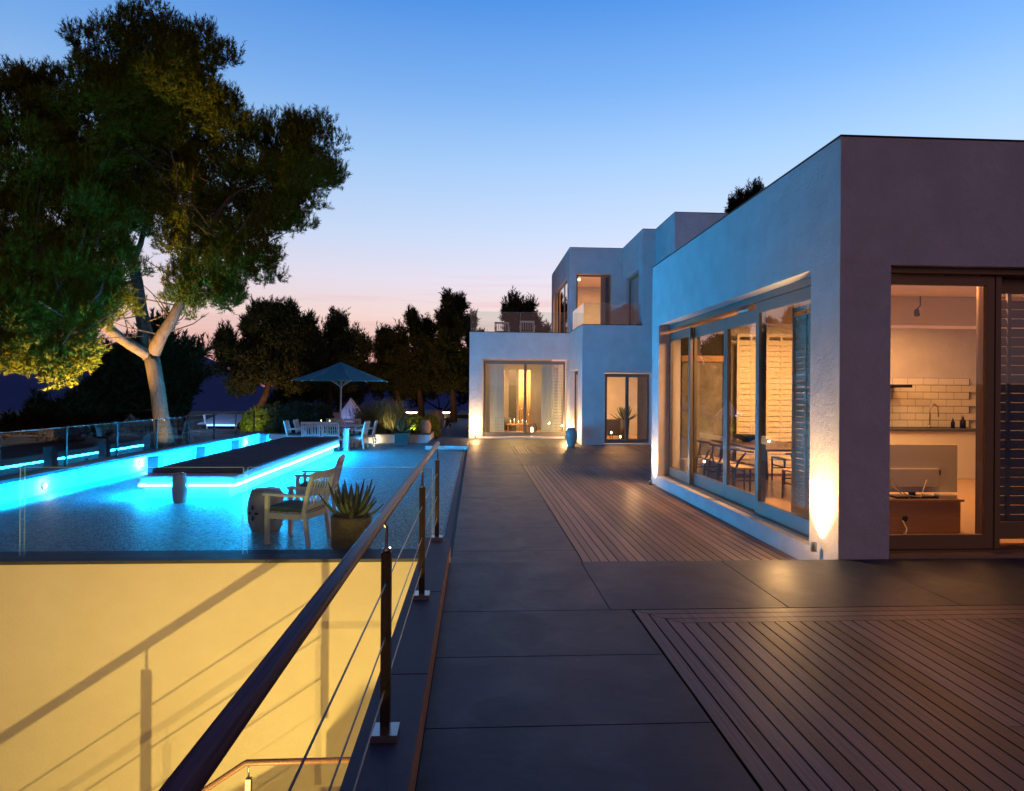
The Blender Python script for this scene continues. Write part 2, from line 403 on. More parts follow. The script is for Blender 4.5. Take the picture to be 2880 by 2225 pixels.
# wood decks
def deck(name, x0, x1, y0, y1, z, pitch=.0935, border=True, gap=.0105, far_border=True):
    b = MB(); xa, xb, ya, yb = x0, x1, y0, y1
    bw = .0935
    if border:
        for i in range(3):
            o = i*bw
            # left border board, mitred at far corner
            b._add([(x0+o+gap/2, ya, z),(x0+o+bw-gap/2, ya, z),(x0+o+bw-gap/2, yb-o-bw, z),(x0+o+gap/2, yb-o-gap, z)], [(0,1,2,3)])
            if far_border:
                b._add([(x0+o+gap, yb-o-gap/2, z),(x0+o+bw, yb-o-bw+gap/2, z),(x1, yb-o-bw+gap/2, z),(x1, yb-o-gap/2, z)], [(0,1,2,3)])
        xa = x0+3*bw; yb = y1-3*bw if far_border else y1
    x = xa; rnd = random.Random(11)
    while x < x1-.03:
        xe = min(x+pitch, x1)
        ys = [ya]
        if rnd.random() < .22: ys.append(ya+(yb-ya)*rnd.uniform(.2,.8))
        ys.append(yb)
        for i in range(len(ys)-1):
            b.box(x+gap/2, xe-gap/2, ys[i]+.002, ys[i+1]-.002, z-.022, z)
        x = xe
    o = b.build(name, 'wood_deck'); struct(o)
    struct(MB().box(x0+.001, x1-.001, y0+.001, y1-.001, z-.14, z-.03).build(name+'_bed', 'grout'))
deck('deck', 1.165, 12.0, -2.4, 4.655, 0)
deck('deck', 1.150, 3.505, 6.008, 15.675, W, pitch=.104)
deck('deck', 3.52, 6.12, 12.62, 15.675, W, pitch=.104, border=False)
deck('deck', 1.27, 6.12, 18.565, 21.095, W, pitch=.104)
deck('deck', 3.625, 6.12, 21.10, 21.64, W, pitch=.104, border=False)
# kerb carrying the railing
k = MB()
for y0, y1 in ((-1.4,.62),(.62,1.95),(1.95,3.28),(3.28,4.62),(4.62,6.34)):
    k.box(-.482, -.2345, y0+.003, y1-.003, .07, .16)
struct(k.build('kerb', 'stone_dark', bevel=.004))
struct(MB().box(-.470, -.2365, -1.4, 6.33, -5.2, .0695).build('kerb_wall', 'yellow_wall'))
struct(MB().box(-.2343, -.2335, -1.4, 6.0, .002, .158).build('kerb_trim', 'terracotta'))
# sunken terrace
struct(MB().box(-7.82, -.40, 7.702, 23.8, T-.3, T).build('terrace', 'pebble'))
struct(MB().box(-.397, -.252, 6.35, 21.18, T-.3, T-.012).build('gutter', 'stone_dark'))
struct(MB().box(-1.448, -.252, 21.227, 21.5, W-.3, W-.06).build('path_base', 'grout'))
c = MB()
for i in range(9):
    c.box(-9+i*.955+.003, -9+(i+1)*.955-.003 if i < 8 else -.40, 7.26, 7.70, -.325, -.285)
struct(c.build('terrace_coping', 'stone_dark', bevel=.004))
struct(MB().box(-9, -.235, 7.30, 7.44, -5.2, -.3255).build('stairwell_wall', 'yellow_wall'))
struct(MB().box(-.468, -.2, 6.335, 7.255, -.9, -.33).build('landing', 'slate'))
sw = MB(); sw.box(-9.2, -9, -2.4, 7.44, -5.2, -.3); sw.box(-9.2, -.24, -2.6, -2.4, -5.2, -.02); sw.box(-9, -.47, -2.4, 7.3, -5.3, -4.6)
struct(sw.build('stairwell_side', 'concrete_dark'))
# low wall on the terrace's left with dark cap, and far low wall
lw = MB(); lw.box(-8.05, -7.822, 7.45, 24.05, -.5, .05); lw.box(-7.82, -1.69, 23.82, 24.05, -.5, -.02)
tag(lw.build('low_wall', 'plaster'), 'long low rendered wall lit cyan along the left and far edges of the sunken terrace', 'wall')
e = empty('wall_cap', (-7.9, 15.7, .05), 'dark stone cap with added hidden blue strip light running under the left glass balustrade', 'wall cap')
for q_, nm_, mm_ in ((MB().box(-8.07, -7.725, 7.45, 24.07, .052, .09), 'cap_stone', 'stone_dark'), (MB().box(-7.735, -7.725, 7.46, 23.79, .022, .0515), 'added_lip', 'stone_dark'), (MB().box(-7.762, -7.742, 7.75, 23.6, .040, .050), 'light_strip', 'led_added')):  # strip and its lip added to spread blue light over the terrace
    o = q_.build(nm_, mm_, e); o.location = -e.location
cp = MB(); cp.box(-7.798, -1.67, 23.80, 24.07, -.018, .012); cp.box(-1.95, -1.67, 24.071, 36, -.018, .012)
tag(cp.build('wall_cap', 'stone_dark', bevel=.004), 'thin dark cap on the planter wall behind the dining set', 'wall cap')
pw = MB(); pw.box(-1.92, -1.69, 24.052, 36, -.5, -.02)
tag(pw.build('planter_wall', 'plaster'), 'white planter side wall running back beside the garden path', 'wall')

# =================================================================== VILLA
def wall_y(mb, y0, y1, x0, x1, z0, z1, ops=()):
    """wall facing -Y between x0..x1 with openings (xa, xb, za, zb)"""
    x = x0
    for xa, xb, za, zb in sorted(ops):
        if xa > x: mb.box(x, xa, y0, y1, z0, z1)
        if za > z0: mb.box(xa, xb, y0, y1, z0, za)
        if zb < z1: mb.box(xa, xb, y0, y1, zb, z1)
        x = xb
    if x < x1: mb.box(x, x1, y0, y1, z0, z1)
def wall_x(mb, x0, x1, y0, y1, z0, z1, ops=()):
    y = y0
    for ya, yb, za, zb in sorted(ops):
        if ya > y: mb.box(x0, x1, y, ya, z0, z1)
        if za > z0: mb.box(x0, x1, ya, yb, z0, za)
        if zb < z1: mb.box(x0, x1, ya, yb, zb, z1)
        y = yb
    if y < y1: mb.box(x0, x1, y, y1, z0, z1)
villa = empty('villa', (6, 15, -.2), 'white flat-roofed modern villa of stepped blocks with lit sliding windows', 'house')
def vb(mb, name, m, parent=None, bevel=0):
    p = parent or villa
    o = mb.build(name, m, p, bevel=bevel)
    w = Vector((0,0,0)); q = p
    while q: w += q.location; q = q.parent
    o.location = -w
    return o
# near block
b = MB()
wall_x(b, 3.51, 3.93, 6.0, 12.6, -.6, 4.09, [(6.54, 12.12, 0.0, 2.90)])
wall_y(b, 6.0, 6.42, 3.93, 12, -.6, 4.09, [(4.02, 8.6, .0, 2.86)])
wall_y(b, 12.35, 12.6, 3.93, 12, -.6, 4.09)
wall_x(b, 11.75, 12, 6.42, 12.35, -.6, 4.09)
vb(b, 'wall', 'plaster')
vb(MB().box(3.935, 11.74, 6.425, 12.345, 3.05, 3.75), 'roof', 'white_wall')
for q_ in ((3.50, 3.95, 5.99, 12.61), (3.955, 12, 5.99, 6.44), (3.955, 12, 12.3, 12.61)): vb(MB().box(*q_, 4.092, 4.106), 'roof_edge', 'black')
vb(MB().box(3.935, 11.74, 6.425, 12.345, -.3, -.004), 'floor', 'floor_int')
# far blocks
b = MB()
wall_y(b, 24.61, 24.92, -.25, 3.62, -.6, 3.88, [(.26, 3.52, -.14, 2.85)])
wall_x(b, -.25, .06, 24.92, 31, -.6, 3.88)
wall_y(b, 30.7, 31, .06, 3.62, -.6, 3.88)
wall_y(b, 21.65, 21.98, 3.62, 6.13, -.6, 3.90, [(4.40, 6.02, -.17, 2.28)])
wall_x(b, 3.62, 3.92, 21.98, 24.61, -.6, 3.90, [(22.6, 24.35, -.17, 2.42)])
wall_y(b, 27.6, 27.9, 3.92, 11.7, -.6, 3.9)
vb(b, 'wall', 'plaster')
b = MB()
wall_y(b, 24.64, 24.90, 3.61, 5.68, 3.905, 7.2, [(3.87, 5.25, 3.92, 6.21)])
wall_x(b, 3.61, 3.88, 24.90, 30.3, 3.905, 7.2, [(25.3, 29.85, 3.92, 6.2)])
wall_x(b, 5.68, 5.95, 21.65, 24.90, 3.905, 7.2, [(22.18, 23.98, 3.92, 5.93)])
wall_y(b, 21.65, 21.92, 5.95, 6.13, 3.905, 7.2)
wall_x(b, 6.13, 6.43, 19.55, 21.95, -.6, 7.2, [(19.9, 21.1, 5.72, 6.02)])
wall_y(b, 19.55, 19.85, 6.43, 12, -.6, 7.2)
wall_x(b, 11.7, 12, 19.85, 30.3, -.6, 7.2)
wall_y(b, 30.3, 30.6, 3.61, 12, 3.9, 7.2)
vb(b, 'wall', 'plaster')
b = MB(); b.box(3.94, 11.69, 24.95, 30.29, 6.62, 6.9); b.box(5.97, 11.69, 21.96, 24.94, 6.62, 6.9); b.box(6.45, 11.69, 19.9, 21.95, 6.62, 6.9)
vb(b, 'roof', 'white_wall')
b = MB(); b.box(.07, 3.60, 24.93, 30.69, 3.1, 3.7); b.box(3.625, 11.69, 22.0, 27.59, 3.1, 3.7)
vb(b, 'roof', 'white_wall')
b = MB(); b.box(.07, 3.60, 24.93, 30.69, -.3, -.145); b.box(3.93, 11.69, 22.0, 27.59, -.3, -.19); 
vb(b, 'floor', 'floor_int')
for q_ in ((-.27, 3.60, 24.59, 24.95, 3.882, 3.900), (3.605, 3.95, 21.63, 24.60, 3.902, 3.920), (3.955, 5.675, 21.63, 22.0, 3.902, 3.920), (3.60, 5.67, 24.63, 24.92, 7.202, 7.22), (3.60, 3.9, 24.925, 30.3, 7.202, 7.22),
           (5.675, 5.97, 21.64, 24.92, 7.202, 7.22), (5.975, 6.12, 21.64, 21.95, 7.202, 7.22), (6.125, 6.45, 19.54, 21.95, 7.202, 7.22), (6.455, 12, 19.54, 19.87, 7.202, 7.22)):
    vb(MB().box(*q_), 'roof_edge', 'black')
vb(MB().box(6.33, 6.42, 19.9, 21.1, 5.72, 6.02), 'slit_window', 'black')

# windows: leaf = frame ring with one pane
def leaf(ax, c, u0, u1, z0, z1, fw=.08, top=.12, bot=.14, d=.05, m='frame', parent=None, rail=None):
    b = MB()
    def bb(a0, a1, c0, c1):
        if ax == 'x': b.box(c-d/2, c+d/2, a0, a1, c0, c1)
        else: b.box(a0, a1, c-d/2, c+d/2, c0, c1)
    bb(u0, u0+fw, z0, z1); bb(u1-fw, u1, z0, z1); bb(u0+fw, u1-fw, z1-top, z1); bb(u0+fw, u1-fw, z0, z0+bot)
    o = vb(b, 'window_frame', m, parent, bevel=.004)
    p = MB()
    if ax == 'x': p.box(c-.006, c+.006, u0+fw, u1-fw, z0+bot, z1-top)
    else: p.box(u0+fw, u1-fw, c-.006, c+.006, z0+bot, z1-top)
    q = p.build('pane', 'glass', o)
    w = Vector((0,0,0)); t_ = o
    while t_: w += t_.location; t_ = t_.parent
    q.location = -w
    return o
# near block, side facade: outer track X 3.73, inner 3.80
leaf('x', 3.73, 6.56, 8.30, .02, 2.80, fw=.10, top=.14, bot=.17)
leaf('x', 3.80, 8.24, 9.50, .02, 2.74, fw=.07, top=.18, bot=.20)
leaf('x', 3.80, 9.51, 10.96, .02, 2.74, fw=.07, top=.18, bot=.20)
leaf('x', 3.73, 10.90, 12.10, .02, 2.74, fw=.09, top=.15, bot=.17)
vb(MB().box(3.70, 3.85, 6.545, 12.115, 2.805, 2.895), 'window_track', 'frame')
vb(MB().box(3.62, 3.85, 6.545, 12.115, .002, .018), 'window_track', 'frame')
# near block, front facade
leaf('y', 6.20, 4.03, 5.225, .05, 2.80, fw=.09, top=.10, bot=.14, m='frame_brown')
vb(MB().box(5.235, 5.29, 6.17, 6.40, .05, 2.80), 'window_post', 'frame_brown')
leaf('y', 6.32, 5.20, 6.90, .12, 2.80, fw=.08, top=.15, bot=.17, m='frame_brown')
leaf('y', 6.32, 6.91, 8.58, .12, 2.80, fw=.08, top=.15, bot=.17, m='frame_brown')
vb(MB().box(4.03, 8.58, 6.10, 6.40, 2.805, 2.857), 'window_track', 'frame_brown')
vb(MB().box(4.025, 8.59, 6.12, 6.41, .004, .046), 'window_track', 'frame_brown')
vb(MB().box(4.03, 5.5, 6.004, 6.10, .003, .035), 'threshold', 'oak')
# far ground-floor window
leaf('y', 24.80, .30, 1.93, -.12, 2.80, fw=.07, top=.13, bot=.15)
leaf('y', 24.86, 1.90, 3.48, -.12, 2.80, fw=.07, top=.13, bot=.15)
# door block
leaf('y', 21.82, 4.44, 5.22, -.15, 2.24, fw=.07, top=.11, bot=.14)
leaf('y', 21.88, 5.21, 5.99, -.15, 2.24, fw=.07, top=.11, bot=.14)
leaf('x', 3.80, 22.64, 24.31, -.15, 2.38, fw=.08, m='black')
# upper floor
leaf('y', 24.80, 3.89, 5.23, 3.94, 6.18, fw=.05, top=.07, bot=.08, m='frame_brown')
leaf('x', 3.72, 25.32, 26.8, 3.94, 6.17, fw=.07, top=.09, m='frame_brown')
leaf('x', 3.72, 26.81, 28.3, 3.94, 6.17, fw=.07, top=.09, m='frame_brown')
leaf('x', 3.72, 28.31, 29.83, 3.94, 6.17, fw=.07, top=.09, m='frame_brown')
leaf('x', 5.80, 22.20, 23.96, 3.94, 5.9, fw=.08, m='frame_brown')

# louvred shutters (each one panel of slats)
def louvre(ax, c, u0, u1, z0, z1, m='shutter', pitch=.075, name='shutter'):
    b = MB(); fw = .05; n = int((z1-z0-.12)/pitch)
    def bb(a0, a1, c0, c1, d0=-.018, d1=.018):
        if ax == 'x': b.box(c+d0, c+d1, a0, a1, c0, c1)
        else: b.box(a0, a1, c+d0, c+d1, c0, c1)
    um = (u0+u1)/2
    bb(u0, u0+fw, z0, z1); bb(u1-fw, u1, z0, z1); bb(um-.02, um+.02, z0+.0605, z1-.0605, -.015, .015); bb(u0+fw, u1-fw, z0, z0+.06); bb(u0+fw, u1-fw, z1-.06, z1)
    for i in range(n):
        z = z0+.06+(i+.5)*pitch; h = pitch*.46
        for a, e in ((u0+fw, um-.02), (um+.02, u1-fw)):
            t1, t2 = .012, -.004
            if ax == 'x': b._add([(c+t1, a, z-h),(c+t1, e, z-h),(c+t2, e, z+h),(c+t2, a, z+h),(c+t1-.008, a, z-h),(c+t1-.008, e, z-h),(c+t2-.008, e, z+h),(c+t2-.008, a, z+h)], [(0,1,2,3),(7,6,5,4),(0,4,5,1),(2,6,7,3)])
            else: b._add([(a, c-t1, z-h),(e, c-t1, z-h),(e, c-t2, z+h),(a, c-t2, z+h),(a, c-t1+.008, z-h),(e, c-t1+.008, z-h),(e, c-t2+.008, z+h),(a, c-t2+.008, z+h)], [(0,1,2,3),(7,6,5,4),(0,4,5,1),(2,6,7,3)])
    return vb(b, name, m)
louvre('x', 4.02, 6.75, 7.40, .05, 2.7); louvre('x', 4.07, 7.35, 8.00, .05, 2.7)
louvre('y', 12.10, 5.03, 5.60, .05, 2.75, 'shutter', pitch=.105); louvre('y', 12.12, 5.62, 6.22, .05, 2.75, 'shutter', pitch=.105)
louvre('y', 6.56, 5.36, 6.05, .06, 2.78, 'shutter_dark', pitch=.10); louvre('y', 6.60, 6.07, 6.75, .06, 2.78, 'shutter_dark', pitch=.10); louvre('y', 6.62, 7.0, 7.7, .10, 2.72)
louvre('y', 25.1, .38, .78, -.1, 2.7, pitch=.12); louvre('y', 25.1, .79, 1.12, -.1, 2.7, pitch=.12)
louvre('y', 25.1, 2.58, 3.02, -.1, 2.7, pitch=.12); louvre('y', 25.12, 3.03, 3.46, -.1, 2.7, pitch=.12)
louvre('y', 22.15, 5.66, 5.98, -.1, 2.2, 'oak')

# ---------------------------------------------------------- villa lamps (ceiling light)
OR = (1.0, .43, .15)
def ceiling_lamp(loc, power, size=1.2, col=WARM, parent=villa):
    return lamp('ceiling_light', 'AREA', loc, power, col, parent, aim=Vector(loc)-Vector((0,.001,1)), shape='DISK', size=size)
ceiling_lamp((5.2, 10.0, 3.0), 430, 1.4, OR)
ceiling_lamp((8.0, 10.9, 3.0), 85, 1.0, (1,.38,.11))
ceiling_lamp((5.2, 6.75, 2.95), 48, .3, (1,.38,.11))  # lamp added by the window to brighten the television back
ceiling_lamp((1.6, 27.0, 3.05), 420, 1.4)
ceiling_lamp((5.0, 24.6, 3.05), 330, 1.4, OR)
ceiling_lamp((5.0, 27.0, 6.55), 420, 1.2, OR)
ceiling_lamp((6.8, 23.2, 6.55), 60, .8)

# ---------------------------------------------------------- wall uplights and bulkhead lights
UP = 'warm wall lights'
def uplight(loc, power, nrm, label, spill_fill=.05):
    """small ground fixture washing the wall upward; nrm = direction away from the wall"""
    e = empty('uplight', loc, label, 'light', 'uplights at the foot of the villa walls')
    MB().lathe([(.0,0),(.028,0),(.028,.085),(.022,.09),(.020,.07),(0,.068)], n=16).build('housing', 'steel', e)
    MB().lathe([(.0,.072),(.024,.072),(.024,.076),(0,.0765)], n=16).build('lens', 'warm_glow', e)
    n = Vector(nrm)
    l = lamp('spot', 'SPOT', Vector(loc)+Vector((0,0,.10))-n*.02, power, (1,.60,.24), e, aim=Vector(loc)+Vector((0,0,2.2))-n*.02, spot_size=R(92), spot_blend=1.0, shadow_soft_size=.03)
    lamp('spill_fill', 'POINT', Vector(loc)+Vector((0,0,.45))+n*.34, power*spill_fill, (1,.55,.20), e, shadow_soft_size=.012)  # bare fill lamp added off the fixture to warm floor and walls
    return e
uplight((3.43, 6.30, 0.004), 520, (-1,0,0), 'uplight at the foot of the rough plaster corner pier')
uplight((3.43, 12.36, W+.002), 240, (-1,0,0), 'uplight at the far end of the blue lit facade beside the sliding windows')
uplight((.0, 24.50, W), 260, (0,-1,0), 'uplight on the white pier left of the shuttered window', .30)
uplight((3.46, 24.50, W), 200, (0,-1,0), 'uplight in the inner corner right of the shuttered window', .30)
uplight((3.52, 22.25, W), 160, (-1,0,0), 'uplight beside the tall urn at the narrow dark window', .45)
uplight((-.42, 26.2, W), 60, (1,0,0), 'uplight round the corner of the shuttered block on the garden path')

def bulkhead(loc, nrm, power, label, grp='bulkhead lights on the low terrace wall'):
    e = empty('bulkhead_light', loc, label, 'light', grp); n = Vector(nrm)
    q = n.to_track_quat('Z', 'Y')
    a = MB().lathe([(0,0),(.055,0),(.055,.02),(.045,.03),(0,.03)], n=20).build('housing', 'steel', e); a.rotation_euler = q.to_euler()
    g_ = MB().lathe([(0,.031),(.04,.031),(.03,.045),(0,.05)], n=20).build('lens', 'warm_glow', e); g_.rotation_euler = q.to_euler()
    lamp('point', 'POINT', Vector(loc)+n*.12, power, (1,.66,.34), e, shadow_soft_size=.012)
    return e
for (px, py), nm in (((121,1367),'bulkhead light nearest the glass fence on the left low wall'), ((393,1303),'bright bulkhead light on the left low wall beside the first dark cube table'), ((690,1244),'small bulkhead light far along the left low wall')):
    p = atx(px, py, -7.82); bulkhead((-7.818, p.y, p.z), (1,0,0), 2 if px != 393 else 4, nm)
p = aty(1056, 1238, 23.82); bulkhead((p.x, 23.798, p.z), (0,-1,0), 9, 'warm light on the planter wall behind the right dining chairs')

# =================================================================== STAIRWELL RAIL AND LAMPS
rl = empty('stair_railing', (-1.734, 5.0, -2.3), 'dark wooden railing going down the yellow lit stairwell', 'railing')
A_ = Vector((-1.734, 5.0, -1.251)); sl = .656
def vp(mb, name, m, e):
    o = mb.build(name, m, e); o.location = -e.location; return o
B_ = A_+Vector((-4.6, 0, -4.6*sl))
vp(MB().tube([B_, A_-Vector((.02,0,.02*sl)), A_, A_+Vector((1.22,0,0))], .0225, 12), 'handrail', 'rail_wood', rl)
for i in range(6):
    p = A_+Vector((.02-.905*i, 0, -.905*i*sl))
    vp(MB().box(p.x-.02, p.x+.02, 4.98, 5.02, p.z-.98, p.z-.12).tube([p-Vector((0,0,.12)), p], .007, 8), 'post', 'steel', rl)
for dz in (.33, .55, .77):
    vp(MB().tube([B_-Vector((0,0,dz)), A_-Vector((0,0,dz))], .004, 6), 'cable', 'cable', rl)
st = MB()
st.box(-1.7, -.475, 3.4, 5.2, -2.5, -2.3)
for i in range(14):
    st.box(-1.7-.27*(i+1), -1.7-.27*i, 3.4, 5.2, -2.3-.178*(i+1)-.25, -2.3-.178*(i+1))
struct(st.build('stairs', 'yellow_wall'))
lamp('stairwell_light', 'POINT', (-1.75, 3.0, -2.36), 560, (1,.68,.17), shadow_soft_size=.012)
lamp('stairwell_light', 'POINT', (-1.68, 2.2, -1.51), 230, (1,.68,.17), shadow_soft_size=.012)

# =================================================================== NEAR RAILING
nr = empty('deck_railing', (-.366, 2.7, .16), 'weathered round wooden handrail on steel posts with cables along the stairwell kerb', 'railing')
vp(MB().tube([(-.390,-1.2,1.064), (-.390,2.7,1.064), (-.390,2.72,1.064), (-.390,4.7,1.062), (-.390,6.65,1.058)], .0235, 16), 'handrail', 'rail_wood', nr)
for y in (.89, 2.69, 4.49, 6.24):
    q = MB(); q.box(-.386, -.346, y-.02, y+.02, .19, .93)
    o = vp(q, 'post', 'post_steel', nr)
    vp(MB().lathe([(0,0),(.018,0),(.018,.012),(.008,.02),(.007,.11),(0,.11)], c=(-.366,y,.93), n=14).tube([(-.366,y,1.03),(-.386,y,1.07)], .007, 8), 'rail_bracket', 'steel', nr)
    vp(MB().box(-.42, -.312, y-.054, y+.054, .162, .192), 'base_plate', 'steel', nr)
for z in (.80, .58, .37):
    vp(MB().tube([(-.366,-1.2,z), (-.366,6.30,z)], .0032, 8), 'cable', 'cable', nr)
# glass balustrades
def balus(name, label, panels, posts, group=None):
    e = empty(name, panels[0][0], label, 'balustrade', group)
    for a, b_ in panels:
        a = Vector(a); b_ = Vector(b_)
        th = .007
        if abs(a.x-b_.x) < 1e-4: q = MB().box(a.x-th, a.x+th, a.y, b_.y, a.z, b_.z)
        else: q = MB().box(a.x, b_.x, a.y-th, a.y+th, a.z, b_.z)
        gp = vp(q, 'glass_panel', 'fence_glass', e)
        ed = MB(); w_ = .0072
        if abs(a.x-b_.x) < 1e-4:
            ed.box(a.x-w_, a.x+w_, a.y, b_.y, b_.z+.0005, b_.z+.0035)
        else:
            x0_, x1_ = sorted((a.x, b_.x)); ed.box(x0_-.004, x0_-.0005, a.y-w_, a.y+w_, a.z, b_.z); ed.box(x1_+.0005, x1_+.004, a.y-w_, a.y+w_, a.z, b_.z); ed.box(x0_, x1_, a.y-w_, a.y+w_, b_.z+.0005, b_.z+.0035)
        vp(ed, 'polished_edge', 'glass_edge', e)
    for p0, p1, w in posts:
        vp(MB().box(p0[0]-w, p0[0]+w, p0[1]-w, p0[1]+w, p0[2], p1), 'post', 'black', e)
    return e
pn = []; x = -.50
for wd_ in (2.10, 2.40, 2.40, 1.5):
    pn.append(((x-wd_, 7.50, -.283), (x, 7.50, .71))); x -= wd_+.055
balus('glass_balustrade', 'frameless glass fence on the dark coping above the yellow stairwell wall', pn, [])
pn = []; ps = []; y = 7.6
while y < 22:
    pn.append(((-7.93, y+.02, .092), (-7.93, y+1.74, .85))); ps.append(((-7.93, y, .092), .86, .02)); y += 1.76
ps.append(((-7.93, y, .092), .86, .02))
balus('glass_balustrade', 'long glass fence with dark posts on the low wall at the left edge', pn, ps)
balus('glass_balustrade', 'clear glass fence round the roof terrace with two slatted chairs', [((-.2, 24.70, 3.91), (1.7, 24.70, 4.67)), ((1.72, 24.70, 3.91), (3.55, 24.70, 4.67)), ((-.2, 24.75, 3.91), (-.2, 30.5, 4.67))], [])
balus('glass_balustrade', 'glass fence of the small upper balcony above the double door', [((3.68, 21.75, 3.93), (5.60, 21.75, 4.66)), ((3.68, 21.77, 3.93), (3.68, 24.55, 4.66))], [])

# =================================================================== DAYBED WITH LED STRIP
bd = empty('daybed', (-5.0, 15.8, T), 'long low daybed platform with charcoal cushions glowing with cyan strip light', 'daybed')
def bp(mb, name, m, bevel=0): 
    o = mb.build(name, m, bd, bevel=bevel); o.location = -bd.location; return o
bp(MB().box(-5.80, -4.36, 11.60, 19.95, T, -.052), 'base', 'plaster')
bp(MB().box(-5.87, -4.225, 11.56, 20.12, -.050, .075), 'platform', 'white_wood', .006)
for i in range(9):
    y0 = 11.95+i*.905
    bp(MB().box(-5.86, -4.21, y0+.008, y0+.897, .078, .16), 'cushion', 'cushion', .025)
st_ = MB(); st_.box(-4.245, -4.215, 11.56, 20.05, -.105, -.070)
bp(st_, 'light_strip', 'led')
bp(MB().box(-5.84, -4.25, 11.53, 11.555, -.105, -.070), 'light_strip', 'led_front')
bp(MB().box(-5.878, -5.855, 11.55, 20.05, -.105, -.070), 'light_strip', 'led')

def barrel(loc, r, h, label, m='ceramic', holes=True, grp=None, dark=None):
    e = empty('drum_stool', loc, label, 'stool', grp)
    pr = [(0,0),(r*.72,0),(r*.78,h*.04),(r*.92,h*.25),(r,h*.5),(r*.92,h*.76),(r*.80,h*.94),(r*.74,h),(0,h*1.015)]
    s = MB().lathe(pr, n=36)
    for ring in (.10, .90):
        for kk in range(18):
            t = 2*math.pi*kk/18; rr = r*(.86 if ring < .5 else .845)
            s.lathe([(0,-.012),(.012,0),(0,.012)], c=(rr*math.cos(t), rr*math.sin(t), h*ring), n=8)
    s.build('body', m, e)
    if holes:
        for kk in range(5):
            t = 2*math.pi*kk/5+.5; c = Vector((r*.985*math.cos(t), r*.985*math.sin(t), h*.48))
            for dx, dz in ((0,.07),(0,-.07),(.06,0),(-.06,0)):
                tt = t+dx/r
                o = MB().lathe([(0,-.004),(.024,0),(0,.006)], n=14).build('cutout', 'black', e)
                o.location = (r*.985*math.cos(tt), r*.985*math.sin(tt), h*.48+dz)
                o.rotation_euler = Vector((math.cos(tt), math.sin(tt), 0)).to_track_quat('Z','Y').to_euler(); o.scale = (1,1.5,1) if dz else (1.4,1,1)
    return e
barrel((-2.87, 8.98, T), .25, .56, 'glazed openwork garden stool beside the near white armchair')
barrel((-5.0, 11.15, T), .125, .50, 'slim blue lit drum stool in front of the daybed end', holes=False)
for i, (y, lb) in enumerate(((12.9,'first dark cube side table on the far side of the daybed, nearest the camera'),(15.05,'second dark cube side table along the far side of the daybed'),(17.15,'third dark cube side table along the far side of the daybed'),(19.4,'blue lit cube side table farthest along the daybed'))):
    e = empty('side_table', (-6.25, y, T), lb, 'side table', 'cube tables behind the daybed')
    MB().box(-.10, .10, -.10, .10, .04, .58).build('body', 'stone_dark', e, bevel=.006)
    MB().box(-.085, .085, -.085, .085, 0, .039).build('foot', 'black', e)
    MB().box(-.108, .108, -.108, .108, .582, .61).build('table_top', 'stone_dark', e, bevel=.004)
e = empty('side_table', (-4.12, 20.75, T), 'tall slim white pedestal at the far right end of the daybed', 'pedestal')
MB().box(-.08, .08, -.08, .08, 0, .68).build('column', 'white_wood', e, bevel=.004); MB().box(-.10, .10, -.10, .10, .682, .71).build('table_top', 'white_wood', e, bevel=.004)

# =================================================================== SLATTED ARMCHAIRS (front = +Y)
def armchair(label, group, cushion=True, w=.60, d=.56):
    e = empty('armchair', (0,0,0), label, 'armchair', group)
    hw = w/2; m = 'white_wood'
    for sx in (-1, 1):
        MB().bar((sx*(hw-.025), d/2-.03, 0), (sx*(hw-.025), d/2-.03, .605), .05).build('leg', m, e, bevel=.004)
        MB().bar((sx*(hw-.025), -d/2-.03, 0), (sx*(hw-.025), -d/2+.03, .42), .05).build('leg', m, e, bevel=.004)
        MB().bar((sx*(hw-.02), -d/2+.0, .615), (sx*(hw-.02), d/2+.02, .625), .07, .028).build('armrest', m, e, bevel=.004)
    s = MB()
    s.bar((-hw+.05, d/2-.03, .355), (hw-.05, d/2-.03, .355), .03, .07); s.bar((-hw+.05, -d/2+.03, .355), (hw-.05, -d/2+.03, .355), .03, .07)
    for sx in (-1, 1): s.bar((sx*(hw-.03), -d/2+.05, .355), (sx*(hw-.03), d/2-.055, .355), .03, .07)
    for i in range(6): s.bar((-hw+.05, -d/2+.08+i*.078, .398), (hw-.05, -d/2+.08+i*.078, .398), .055, .014)
    s.build('seat', m, e)
    b = MB(); tilt = .10
    def bk(x, z): return Vector((x, -d/2+.03-(z-.42)*.17-.15*(z-.42)**2, z))
    for sx in (-1, 1): b.bar(bk(sx*(hw-.025), .42), bk(sx*(hw-.025), .66), .045); b.bar(bk(sx*(hw-.025), .655), bk(sx*(hw-.025), .86), .045)
    b.bar(bk(-hw+.0, .86), bk(hw-.0, .86), .03, .075); b.bar(bk(-hw+.05, .46), bk(hw-.05, .46), .025, .05)
    for i in range(7):
        x = -hw+.085+i*(w-.17)/6; b.bar(bk(x, .47), bk(x, .65), .027, .010, up=(0,1,0)); b.bar(bk(x, .645), bk(x, .84), .027, .010, up=(0,1,0))
    b.build('backrest', m, e)
    if cushion: MB().box(-hw+.055, hw-.055, -d/2+.03, d/2-.02, .408, .47).build('cushion', 'teal_cushion', e, bevel=.02)
    return e
pa = armchair('white slatted armchair with teal cushion nearest the glass, beside the agave pot', 'white slatted armchairs on the sunken terrace')
def place(o, x, y, z, rz, label=None, group=None):
    o.location = (x, y, z); o.rotation_euler = (0, 0, R(rz))
    if label: o['label'] = label
    if group: o['group'] = group
    return o
place(pa, -2.27, 8.33, T, 75.6)
place(copy_tree(pa), -2.45, 10.15, T, 94, 'white slatted armchair behind the near one, turned to the daybed')
